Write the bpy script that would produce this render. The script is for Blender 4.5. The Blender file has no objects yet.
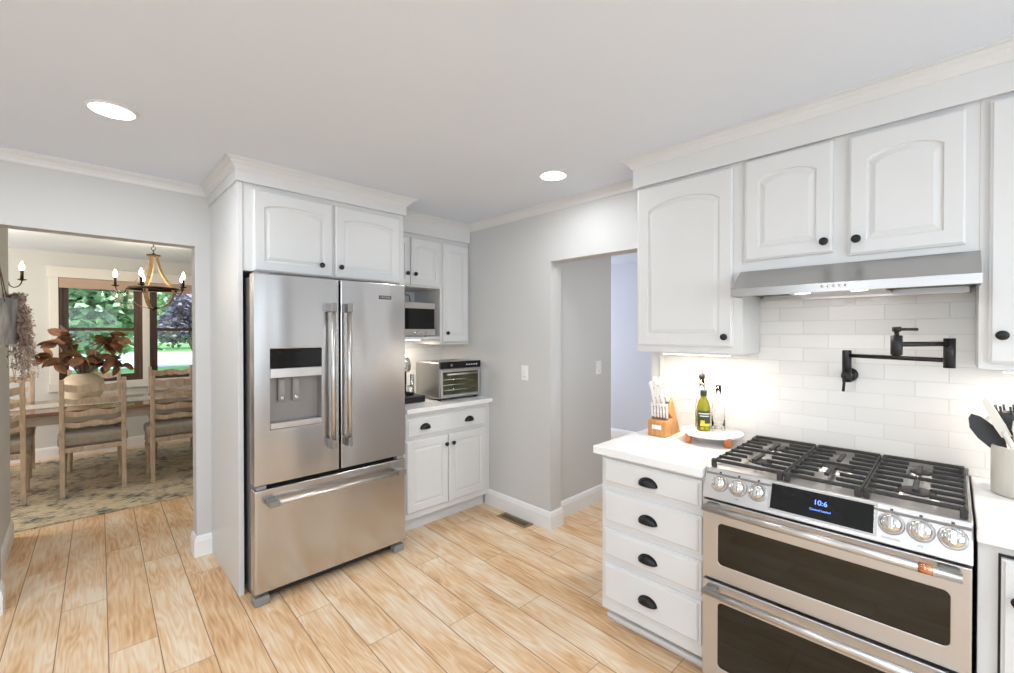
import bpy, math, random
from mathutils import Vector, Matrix
random.seed(7)
PI = math.pi
V = Vector
C = bpy.context.scene.collection
scene = bpy.context.scene

# ------------------------------------------------------------ camera, world, exposure, big lights
cam_d = bpy.data.cameras.new('camera'); cam = bpy.data.objects.new('camera', cam_d); C.objects.link(cam)
cam_d.sensor_width = 36.0; cam_d.lens = 438.0 / 1014.0 * 36.0; cam_d.clip_start = 0.05; cam_d.clip_end = 200
cam.location = (0, 0, 1.48)
yaw, pit = math.radians(45.57), math.radians(-0.48)
cam.rotation_euler = (PI / 2 + pit, 0, yaw - PI / 2)
scene.camera = cam
scene.view_settings.view_transform = 'Standard'; scene.view_settings.look = 'None'
scene.view_settings.exposure = 0.13; scene.view_settings.gamma = 1.0
scene.view_settings.use_curve_mapping = False

CEIL = 2.441
W = bpy.data.worlds.new('sky'); scene.world = W; W.use_nodes = True
nt = W.node_tree; nt.nodes.clear()
wo = nt.nodes.new('ShaderNodeOutputWorld'); bg = nt.nodes.new('ShaderNodeBackground')
tc = nt.nodes.new('ShaderNodeTexCoord'); sx = nt.nodes.new('ShaderNodeSeparateXYZ'); rp = nt.nodes.new('ShaderNodeValToRGB')
nt.links.new(tc.outputs['Generated'], sx.inputs[0]); nt.links.new(sx.outputs['Z'], rp.inputs[0])
rp.color_ramp.elements[0].color = (0.80, 0.88, 0.95, 1); rp.color_ramp.elements[1].color = (0.42, 0.62, 0.95, 1)
nt.links.new(rp.outputs[0], bg.inputs['Color']); bg.inputs['Strength'].default_value = 2.2
nt.links.new(bg.outputs[0], wo.inputs[0])

def light(kind, name, loc, energy, color=(1, 1, 1), size=1.0, size_y=None, direction=None, shape=None, spread=None, radius=None, parent=None):
    d = bpy.data.lights.new(name, kind); d.energy = energy; d.color = color
    if kind == 'AREA':
        d.size = size
        if shape: d.shape = shape
        elif size_y: d.shape = 'RECTANGLE'; d.size_y = size_y
        if spread: d.spread = spread
    if radius is not None: d.shadow_soft_size = radius
    o = bpy.data.objects.new(name, d); C.objects.link(o); o.location = loc
    if direction is not None: o.rotation_euler = V(direction).to_track_quat('-Z', 'Y').to_euler()
    if parent: o.parent = parent
    return o
sun = light('SUN', 'sun', (0, 0, 20), 5.0, (1, 0.95, 0.86), direction=(-0.85, 0.35, -0.85)); sun.data.angle = 0.02
# added area lamps standing in for daylight at windows out of view
DAY = (0.79, 0.90, 1.0)
light('AREA', 'daylight_fill_kitchen_west', (-2.05, 0.3, 1.45), 6, DAY, 2.6, 1.5, (1, 0, -0.02))
light('AREA', 'daylight_fill_kitchen_south', (0.4, -2.35, 1.45), 33, DAY, 2.8, 1.5, (0, 1, -0.02))
light('AREA', 'daylight_fill_dining_west', (-2.85, 6.0, 1.5), 62, (1, 0.93, 0.84), 1.8, 1.4, (1, 0, -0.02))
light('AREA', 'daylight_fill_hall', (4.0, 4.65, 1.5), 44, (0.76, 0.83, 1.0), 1.6, 1.5, (0, -1, 0))

# ------------------------------------------------------------ materials
def new_mat(name):
    m = bpy.data.materials.new(name); m.use_nodes = True
    n = m.node_tree; b = n.nodes['Principled BSDF']
    return m, n, b
def N(n, t, **kw):
    x = n.nodes.new(t)
    for k, v in kw.items(): setattr(x, k, v)
    return x
def L(n, a, b): n.links.new(a, b)
def math_node(n, op, a, b=None, c=None):
    x = n.nodes.new('ShaderNodeMath'); x.operation = op
    for i, val in enumerate((a, b, c)):
        if val is None: continue
        if isinstance(val, (int, float)): x.inputs[i].default_value = val
        else: n.links.new(val, x.inputs[i])
    return x.outputs[0]
def mat(name, col, rough=0.5, metal=0.0, var=0.03, scale=8.0, bump=0.0, bscale=80.0, spec=0.5, emit=None, estr=0.0, trans=0.0, ior=1.45, coat=0.0, stretch=(1, 1, 1), sheen=0.0):
    m, n, b = new_mat(name)
    t = N(n, 'ShaderNodeTexCoord'); mp = N(n, 'ShaderNodeMapping'); mp.inputs['Scale'].default_value = stretch
    L(n, t.outputs['Object'], mp.inputs[0])
    nz = N(n, 'ShaderNodeTexNoise'); nz.inputs['Scale'].default_value = scale; nz.inputs['Detail'].default_value = 3
    L(n, mp.outputs[0], nz.inputs['Vector'])
    r = N(n, 'ShaderNodeValToRGB')
    c0 = [max(0, c * (1 - var)) for c in col]; c1 = [min(1, c * (1 + var)) for c in col]
    r.color_ramp.elements[0].position = 0.3; r.color_ramp.elements[1].position = 0.7
    r.color_ramp.elements[0].color = (*c0, 1); r.color_ramp.elements[1].color = (*c1, 1)
    L(n, nz.outputs[0], r.inputs[0]); L(n, r.outputs[0], b.inputs['Base Color'])
    b.inputs['Roughness'].default_value = rough; b.inputs['Metallic'].default_value = metal
    b.inputs['Specular IOR Level'].default_value = spec; b.inputs['IOR'].default_value = ior
    b.inputs['Transmission Weight'].default_value = trans; b.inputs['Coat Weight'].default_value = coat
    b.inputs['Sheen Weight'].default_value = sheen
    if emit: b.inputs['Emission Color'].default_value = (*emit, 1); b.inputs['Emission Strength'].default_value = estr
    if bump:
        n2 = N(n, 'ShaderNodeTexNoise'); n2.inputs['Scale'].default_value = bscale; L(n, mp.outputs[0], n2.inputs['Vector'])
        bp = N(n, 'ShaderNodeBump'); bp.inputs['Strength'].default_value = bump; bp.inputs['Distance'].default_value = 0.002
        L(n, n2.outputs[0], bp.inputs['Height']); L(n, bp.outputs[0], b.inputs['Normal'])
    return m
M = {}
M['wall'] = mat('painted_wall_grey', (0.62, 0.62, 0.615), 0.75, var=0.008, scale=2, bump=0.04, bscale=250)
M['wall_blue'] = mat('painted_wall_cool', (0.62, 0.63, 0.67), 0.75, var=0.008, scale=2)
M['wall_dining'] = mat('painted_wall_dining', (0.66, 0.66, 0.63), 0.75, var=0.008, scale=2)
M['ceiling'] = mat('ceiling_paint', (0.735, 0.785, 0.86), 0.85, var=0.01, scale=1.5)
M['trim'] = mat('trim_white', (0.74, 0.74, 0.74), 0.35, var=0.01)
M['base_white'] = mat('baseboard_white', (0.87, 0.87, 0.87), 0.35, var=0.01)
M['cab'] = mat('cabinet_white', (0.705, 0.71, 0.71), 0.38, var=0.008, bump=0.03, bscale=120)
M['quartz'] = mat('quartz_white', (0.86, 0.86, 0.855), 0.2, var=0.02, scale=6)
M['black'] = mat('matte_black', (0.007, 0.007, 0.0075), 0.38, var=0.1)
M['iron'] = mat('cast_iron', (0.035, 0.033, 0.032), 0.5, var=0.15, scale=60, bump=0.3, bscale=300)
M['blackglass'] = mat('black_glass', (0.008, 0.008, 0.0075), 0.04, var=0.1, spec=0.35)
M['ovenglass'] = mat('oven_glass', (0.014, 0.012, 0.007), 0.04, var=0.25, scale=2, spec=0.55)
M['dark'] = mat('dark_gap', (0.02, 0.02, 0.02), 0.7)
M['plastic_grey'] = mat('grey_plastic', (0.25, 0.245, 0.24), 0.5)
M['chrome'] = mat('chrome', (0.78, 0.77, 0.75), 0.12, 1.0, var=0.02)
M['copper'] = mat('copper', (0.75, 0.34, 0.20), 0.25, 1.0, var=0.05)
M['bright_lens'] = mat('lamp_lens', (1, 1, 1), 0.5, emit=(1, 0.97, 0.93), estr=9)
M['soft_lens'] = mat('lamp_strip', (1, 1, 1), 0.5, emit=(1, 0.9, 0.78), estr=5)
M['bulb'] = mat('candle_bulb', (1, 1, 1), 0.3, emit=(1, 0.9, 0.76), estr=22)
M['blue_led'] = mat('blue_led', (0.05, 0.1, 0.5), 0.4, emit=(0.12, 0.25, 1.0), estr=3.0)
M['white_ink'] = mat('white_ink', (0.8, 0.8, 0.8), 0.5)
M['dark_ink'] = mat('dark_ink', (0.06, 0.06, 0.06), 0.5)
M['white_plastic'] = mat('white_plastic', (0.86, 0.86, 0.85), 0.35)

def steel(name, col, rough, axis, bumpamt=0.12, wave=0.0):
    m, n, b = new_mat(name)
    t = N(n, 'ShaderNodeTexCoord'); mp = N(n, 'ShaderNodeMapping'); L(n, t.outputs['Object'], mp.inputs[0])
    s = [400, 400, 400]; s[axis] = 4; mp.inputs['Scale'].default_value = s
    nz = N(n, 'ShaderNodeTexNoise'); nz.inputs['Scale'].default_value = 1.0; L(n, mp.outputs[0], nz.inputs['Vector'])
    r = N(n, 'ShaderNodeValToRGB'); r.color_ramp.elements[0].color = (*[c * .97 for c in col], 1); r.color_ramp.elements[1].color = (*[min(1, c * 1.03) for c in col], 1)
    L(n, nz.outputs[0], r.inputs[0]); L(n, r.outputs[0], b.inputs['Base Color'])
    rr = N(n, 'ShaderNodeMapRange'); rr.inputs['To Min'].default_value = rough * .93; rr.inputs['To Max'].default_value = rough * 1.07
    L(n, nz.outputs[0], rr.inputs['Value']); L(n, rr.outputs[0], b.inputs['Roughness'])
    b.inputs['Metallic'].default_value = 1
    n2 = N(n, 'ShaderNodeTexNoise'); n2.inputs['Scale'].default_value = 1.6; n2.inputs['Detail'].default_value = 0
    mw_ = N(n, 'ShaderNodeMapping'); mw_.inputs['Scale'].default_value = (3.2, 3.2, .30); L(n, t.outputs['Object'], mw_.inputs[0]); L(n, mw_.outputs[0], n2.inputs['Vector'])
    bp2 = N(n, 'ShaderNodeBump'); bp2.inputs['Strength'].default_value = wave; bp2.inputs['Distance'].default_value = 0.02
    L(n, n2.outputs[0], bp2.inputs['Height']); L(n, bp2.outputs[0], b.inputs['Normal'])
    tg = N(n, 'ShaderNodeCombineXYZ'); tg.inputs[2].default_value = 1.0; L(n, tg.outputs[0], b.inputs['Tangent']); b.inputs['Anisotropic'].default_value = .6
    return m
M['steel'] = steel('brushed_steel_fridge', (0.56, 0.55, 0.55), 0.21, 0, 0.02, 0.45)
M['steel_range'] = steel('brushed_steel_range', (0.60, 0.585, 0.57), 0.36, 1, 0.02, 0.05)
M['steel_hood'] = steel('brushed_steel_hood', (0.50, 0.495, 0.49), 0.30, 1, 0.02, 0.1)
M['steel_dark'] = mat('dark_grey_steel', (0.30, 0.29, 0.28), 0.4, 0.8)  # plain darker grey steel for bodies, brackets and small parts
M['steel_mid'] = mat('grey_satin_steel', (0.36, 0.35, 0.34), 0.35, 0.9)
M['recess'] = mat('dispenser_lining', (0.27, 0.25, 0.235), 0.4, 0.3)
M['steel_plain'] = mat('satin_steel', (0.62, 0.60, 0.58), 0.3, 1.0)

def wood(name, c0, c1, rough=0.45, scale=3.0, stretch=(1, 12, 12), bump=0.1):
    m, n, b = new_mat(name)
    t = N(n, 'ShaderNodeTexCoord'); mp = N(n, 'ShaderNodeMapping'); mp.inputs['Scale'].default_value = stretch; L(n, t.outputs['Object'], mp.inputs[0])
    nz = N(n, 'ShaderNodeTexNoise'); nz.inputs['Scale'].default_value = scale; nz.inputs['Detail'].default_value = 5; nz.inputs['Distortion'].default_value = 0.6
    L(n, mp.outputs[0], nz.inputs['Vector'])
    r = N(n, 'ShaderNodeValToRGB'); r.color_ramp.elements[0].position = 0.35; r.color_ramp.elements[1].position = 0.68
    r.color_ramp.elements[0].color = (*c0, 1); r.color_ramp.elements[1].color = (*c1, 1)
    L(n, nz.outputs[0], r.inputs[0]); L(n, r.outputs[0], b.inputs['Base Color']); b.inputs['Roughness'].default_value = rough
    bp = N(n, 'ShaderNodeBump'); bp.inputs['Strength'].default_value = bump; bp.inputs['Distance'].default_value = 0.001
    L(n, nz.outputs[0], bp.inputs['Height']); L(n, bp.outputs[0], b.inputs['Normal'])
    return m
M['chairwood'] = wood('pale_washed_wood', (0.44, 0.32, 0.22), (0.62, 0.48, 0.34), 0.5, 5, (6, 6, 1.5))
M['tablewood'] = wood('table_top_wood', (0.16, 0.075, 0.04), (0.30, 0.15, 0.08), 0.14, 3, (1, 14, 14), 0.02)
M['tablecream'] = mat('table_apron_cream', (0.50, 0.42, 0.33), 0.45)
M['brownframe'] = wood('brown_window_frame', (0.055, 0.026, 0.015), (0.11, 0.055, 0.032), 0.4, 4, (12, 12, 1))
M['blockwood'] = wood('knife_block_wood', (0.50, 0.22, 0.07), (0.68, 0.34, 0.12), 0.4, 4, (12, 12, 2))
M['footwood'] = wood('orange_wood', (0.45, 0.13, 0.04), (0.62, 0.22, 0.08), 0.4, 6, (3, 3, 3))
M['brass'] = wood('aged_brass_wood', (0.30, 0.17, 0.06), (0.60, 0.40, 0.19), 0.35, 6, (3, 3, 10))
M['bronze'] = mat('dark_bronze', (0.05, 0.035, 0.025), 0.4, 0.7, var=0.2)
M['cushion'] = mat('taupe_fabric', (0.36, 0.31, 0.24), 0.9, var=0.08, scale=30, bump=0.4, bscale=400, sheen=0.3)
M['vase'] = mat('cream_stoneware', (0.72, 0.60, 0.42), 0.55, var=0.08, scale=12, bump=0.3, bscale=60)
M['magnolia'] = mat('dried_magnolia_leaf', (0.23, 0.105, 0.05), 0.5, var=0.6, scale=9)
M['twig'] = mat('grey_twig', (0.16, 0.12, 0.09), 0.8)
M['sprig'] = mat('dried_sprig', (0.52, 0.39, 0.31), 0.8, var=0.5, scale=30)
M['runner'] = mat('woven_runner', (0.62, 0.57, 0.48), 0.9, var=0.2, scale=60, bump=0.6, bscale=150)
M['blind'] = mat('roller_blind_tan', (0.52, 0.37, 0.28), 0.8, var=0.03)
M['leaf_green'] = mat('tree_leaf_green', (0.40, 0.56, 0.35), 0.6, var=0.4, scale=2.5)
M['leaf_purple'] = mat('tree_leaf_purple', (0.36, 0.30, 0.37), 0.6, var=0.5, scale=3)
M['bark'] = mat('tree_bark', (0.22, 0.17, 0.13), 0.9, var=0.3, scale=10)
M['grass'] = mat('lawn_grass', (0.20, 0.40, 0.12), 0.9, var=0.25, scale=3)
M['road'] = mat('pale_road', (0.55, 0.56, 0.58), 0.8, var=0.05)
M['leather'] = mat('brown_leather_strap', (0.10, 0.045, 0.02), 0.5)
M['creamplastic'] = mat('cream_plastic', (0.80, 0.77, 0.70), 0.4)
M['knifewhite'] = mat('white_knife_handle', (0.88, 0.87, 0.85), 0.3)
M['marble'] = mat('white_marble', (0.86, 0.85, 0.83), 0.25, var=0.04, scale=7)
M['crock'] = mat('speckled_cream_crock', (0.66, 0.63, 0.56), 0.3, var=0.06, scale=4, stretch=(20, 20, 1))
M['nonstick'] = mat('dark_nylon', (0.03, 0.032, 0.035), 0.45)

def glass_thin():
    m = bpy.data.materials.new('window_glass'); m.use_nodes = True; n = m.node_tree; n.nodes.clear()
    o = N(n, 'ShaderNodeOutputMaterial'); a = N(n, 'ShaderNodeBsdfTransparent'); g = N(n, 'ShaderNodeBsdfGlossy'); g.inputs['Roughness'].default_value = 0.02
    lw = N(n, 'ShaderNodeLayerWeight'); lw.inputs['Blend'].default_value = .5; mx = N(n, 'ShaderNodeMixShader')
    fac = math_node(n, 'ADD', math_node(n, 'MULTIPLY', math_node(n, 'POWER', lw.outputs['Facing'], 4.0), .5), .02)
    a.inputs[0].default_value = (0.95, 0.98, 0.97, 1)
    L(n, fac, mx.inputs[0]); L(n, a.outputs[0], mx.inputs[1]); L(n, g.outputs[0], mx.inputs[2]); L(n, mx.outputs[0], o.inputs[0]); return m
M['glass'] = glass_thin()
M['clearglass'] = mat('clear_glass', (1, 1, 1), 0.02, trans=1.0, var=0.0, ior=1.45)
M['oil'] = mat('olive_oil_glass', (0.42, 0.40, 0.02), 0.05, trans=0.55, var=0.05, ior=1.4)
M['greencap'] = mat('green_cap', (0.01, 0.05, 0.015), 0.3)
M['ovenlit'] = mat('toaster_oven_inside', (0.075, 0.062, 0.03), 0.5, var=0.5, scale=6, spec=0.2)

def galvanized():
    m, n, b = new_mat('galvanized_corrugated')
    t = N(n, 'ShaderNodeTexCoord'); mp = N(n, 'ShaderNodeMapping'); mp.inputs['Scale'].default_value = (30, 30, 5); L(n, t.outputs['Object'], mp.inputs[0])
    nz = N(n, 'ShaderNodeTexNoise'); nz.inputs['Scale'].default_value = 1; nz.inputs['Detail'].default_value = 4; L(n, mp.outputs[0], nz.inputs['Vector'])
    r = N(n, 'ShaderNodeValToRGB'); r.color_ramp.elements[0].position = .35; r.color_ramp.elements[1].position = .65
    r.color_ramp.elements[0].color = (.26, .26, .26, 1); r.color_ramp.elements[1].color = (.62, .62, .60, 1)
    L(n, nz.outputs[0], r.inputs[0]); L(n, r.outputs[0], b.inputs['Base Color']); b.inputs['Roughness'].default_value = .5; b.inputs['Metallic'].default_value = .4
    return m
M['galv'] = galvanized()

def plank_floor():
    m, n, b = new_mat('oak_plank_floor')
    t = N(n, 'ShaderNodeTexCoord'); mp = N(n, 'ShaderNodeMapping'); L(n, t.outputs['Object'], mp.inputs[0])
    mp.vector_type = 'POINT'; mp.inputs['Rotation'].default_value = (0, 0, 0.0262)
    s = N(n, 'ShaderNodeSeparateXYZ'); L(n, mp.outputs[0], s.inputs[0])
    PW, PL = 0.1795, 1.27
    xs = math_node(n, 'ADD', s.outputs['X'], 0.1795 * 16 - 0.022)
    xr = math_node(n, 'DIVIDE', xs, PW); row = math_node(n, 'FLOOR', xr); fx = math_node(n, 'FRACT', xr)
    rowm = math_node(n, 'MODULO', row, 16.0); rown = math_node(n, 'DIVIDE', math_node(n, 'ADD', rowm, 0.5), 16.0)
    rp = N(n, 'ShaderNodeValToRGB'); rp.color_ramp.interpolation = 'CONSTANT'
    # measured end-joint offsets, plank column by column (columns -2..9), then others
    offs = {14: .11, 15: .755, 0: .175, 1: 1.11, 2: .72, 3: .30, 4: 1.13, 5: .685, 6: .18, 7: .54, 8: 1.15, 9: .4, 10: .9, 11: .2, 12: .65, 13: 1.0}
    els = rp.color_ramp.elements
    while len(els) > 1: els.remove(els[0])
    els[0].position = 0
    for k in range(16):
        e = els[0] if k == 0 else els.new(k / 16.0)
        v = offs[k] / PL; e.color = (v, v, v, 1)
    L(n, rown, rp.inputs[0])
    off = math_node(n, 'MULTIPLY', rp.outputs[0], PL)
    yr = math_node(n, 'DIVIDE', math_node(n, 'SUBTRACT', math_node(n, 'ADD', s.outputs['Y'], PL * 8), off), PL)
    col = math_node(n, 'FLOOR', yr); fy = math_node(n, 'FRACT', yr)
    cid = N(n, 'ShaderNodeCombineXYZ'); L(n, row, cid.inputs[0]); L(n, col, cid.inputs[1])
    wn = N(n, 'ShaderNodeTexWhiteNoise'); wn.noise_dimensions = '3D'; L(n, cid.outputs[0], wn.inputs['Vector'])
    # edge distances in metres
    ex = math_node(n, 'MULTIPLY', math_node(n, 'MINIMUM', fx, math_node(n, 'SUBTRACT', 1.0, fx)), PW)
    ey = math_node(n, 'MULTIPLY', math_node(n, 'MINIMUM', fy, math_node(n, 'SUBTRACT', 1.0, fy)), PL)
    gx = N(n, 'ShaderNodeMapRange'); gx.inputs['From Min'].default_value = .0008; gx.inputs['From Max'].default_value = .003; L(n, ex, gx.inputs['Value'])
    gy = N(n, 'ShaderNodeMapRange'); gy.inputs['From Min'].default_value = .0004; gy.inputs['From Max'].default_value = .002; L(n, ey, gy.inputs['Value'])
    g = math_node(n, 'MINIMUM', gx.outputs[0], gy.outputs[0])
    # grain coordinates, shifted per plank
    sc = N(n, 'ShaderNodeVectorMath', operation='SCALE'); L(n, wn.outputs['Color'], sc.inputs[0]); sc.inputs['Scale'].default_value = 40
    ad = N(n, 'ShaderNodeVectorMath', operation='ADD'); L(n, mp.outputs[0], ad.inputs[0]); L(n, sc.outputs[0], ad.inputs[1])
    m1 = N(n, 'ShaderNodeMapping'); m1.inputs['Scale'].default_value = (9, 1.1, 1); L(n, ad.outputs[0], m1.inputs[0])
    big = N(n, 'ShaderNodeTexNoise'); big.inputs['Scale'].default_value = 1.0; big.inputs['Detail'].default_value = 2.0; L(n, m1.outputs[0], big.inputs['Vector'])
    rings = math_node(n, 'FRACT', math_node(n, 'MULTIPLY', big.outputs[0], 13.0))
    rg = math_node(n, 'ABSOLUTE', math_node(n, 'SUBTRACT', rings, 0.5))
    m2 = N(n, 'ShaderNodeMapping'); m2.inputs['Scale'].default_value = (110, 5, 1); L(n, ad.outputs[0], m2.inputs[0])
    fine = N(n, 'ShaderNodeTexNoise'); fine.inputs['Scale'].default_value = 1.0; fine.inputs['Detail'].default_value = 4.0; L(n, m2.outputs[0], fine.inputs['Vector'])
    m3 = N(n, 'ShaderNodeMapping'); m3.inputs['Scale'].default_value = (7, 2.2, 1); L(n, ad.outputs[0], m3.inputs[0])
    blot = N(n, 'ShaderNodeTexNoise'); blot.inputs['Scale'].default_value = 1.0; blot.inputs['Detail'].default_value = 3.0; L(n, m3.outputs[0], blot.inputs['Vector'])
    f = math_node(n, 'ADD', math_node(n, 'MULTIPLY', fine.outputs[0], .50), math_node(n, 'ADD', math_node(n, 'MULTIPLY', rg, .32), math_node(n, 'MULTIPLY', blot.outputs[0], .85)))
    f = math_node(n, 'ADD', f, math_node(n, 'MULTIPLY', math_node(n, 'SUBTRACT', wn.outputs['Value'], .5), .10))
    cr = N(n, 'ShaderNodeValToRGB'); e = cr.color_ramp.elements
    e[0].position = .45; e[0].color = (.54, .28, .115, 1); e[1].position = .98; e[1].color = (.86, .72, .55, 1)
    q = e.new(.70); q.color = (.755, .495, .275, 1)
    L(n, f, cr.inputs[0])
    mx = N(n, 'ShaderNodeMix', data_type='RGBA'); L(n, g, mx.inputs['Factor']); mx.inputs['A'].default_value = (.22, .13, .07, 1); L(n, cr.outputs[0], mx.inputs['B'])
    L(n, mx.outputs['Result'], b.inputs['Base Color'])
    b.inputs['Roughness'].default_value = .42
    bp = N(n, 'ShaderNodeBump'); bp.inputs['Distance'].default_value = .001; bp.inputs['Strength'].default_value = .5
    h = math_node(n, 'ADD', g, math_node(n, 'MULTIPLY', fine.outputs[0], .15)); L(n, h, bp.inputs['Height']); L(n, bp.outputs[0], b.inputs['Normal'])
    return m
M['floor'] = plank_floor()

def tile_mat(name, axis, y0, z0):
    m, n, b = new_mat(name)
    t = N(n, 'ShaderNodeTexCoord'); s = N(n, 'ShaderNodeSeparateXYZ'); L(n, t.outputs['Object'], s.inputs[0])
    c = N(n, 'ShaderNodeCombineXYZ')
    L(n, math_node(n, 'ADD', s.outputs[axis], 4.0 - y0), c.inputs[0]); L(n, math_node(n, 'ADD', s.outputs['Z'], .0655 * 2 * 40 - z0), c.inputs[1])
    br = N(n, 'ShaderNodeTexBrick'); br.offset = .5; br.inputs['Scale'].default_value = 1; br.inputs['Brick Width'].default_value = .2; br.inputs['Row Height'].default_value = .0655
    br.inputs['Mortar Size'].default_value = .0014; br.inputs['Mortar Smooth'].default_value = .4
    br.inputs['Color1'].default_value = (.74, .73, .71, 1); br.inputs['Color2'].default_value = (.80, .79, .775, 1); br.inputs['Mortar'].default_value = (.66, .64, .61, 1)
    L(n, c.outputs[0], br.inputs['Vector']); L(n, br.outputs['Color'], b.inputs['Base Color'])
    b.inputs['Roughness'].default_value = .12
    nz = N(n, 'ShaderNodeTexNoise'); nz.inputs['Scale'].default_value = 9; L(n, t.outputs['Object'], nz.inputs['Vector'])
    h = math_node(n, 'ADD', math_node(n, 'MULTIPLY', br.outputs['Fac'], -1.0), math_node(n, 'MULTIPLY', nz.outputs[0], 1.2))
    bp = N(n, 'ShaderNodeBump'); bp.inputs['Distance'].default_value = .002; bp.inputs['Strength'].default_value = .5
    L(n, h, bp.inputs['Height']); L(n, bp.outputs[0], b.inputs['Normal'])
    return m
M['tile'] = tile_mat('glazed_subway_tile', 'Y', 0.012, 1.4735)
M['tile_n'] = tile_mat('glazed_subway_tile_back', 'X', 0.05, 1.408)

def rug_mat():
    m, n, b = new_mat('distressed_rug')
    t = N(n, 'ShaderNodeTexCoord')
    a = N(n, 'ShaderNodeTexNoise'); a.inputs['Scale'].default_value = 4.2; a.inputs['Detail'].default_value = 6; a.inputs['Roughness'].default_value = .7; L(n, t.outputs['Object'], a.inputs['Vector'])
    mp = N(n, 'ShaderNodeMapping'); mp.inputs['Scale'].default_value = (16, 60, 1); L(n, t.outputs['Object'], mp.inputs[0])
    c = N(n, 'ShaderNodeTexNoise'); c.inputs['Scale'].default_value = 1; c.inputs['Detail'].default_value = 4; L(n, mp.outputs[0], c.inputs['Vector'])
    f = math_node(n, 'ADD', math_node(n, 'MULTIPLY', a.outputs[0], .9), math_node(n, 'MULTIPLY', c.outputs[0], .75))
    f = math_node(n, 'SUBTRACT', f, .20)
    r = N(n, 'ShaderNodeValToRGB'); e = r.color_ramp.elements; e[0].position = .46; e[0].color = (.055, .075, .10, 1); e[1].position = .82; e[1].color = (.60, .46, .27, 1)
    q = e.new(.53); q.color = (.22, .20, .16, 1); q = e.new(.59); q.color = (.52, .42, .27, 1); q = e.new(.70); q.color = (.66, .55, .38, 1)
    L(n, f, r.inputs[0]); L(n, r.outputs[0], b.inputs['Base Color']); b.inputs['Roughness'].default_value = .95
    bp = N(n, 'ShaderNodeBump'); bp.inputs['Distance'].default_value = .004; L(n, c.outputs[0], bp.inputs['Height']); L(n, bp.outputs[0], b.inputs['Normal'])
    return m
M['rug'] = rug_mat()

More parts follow.
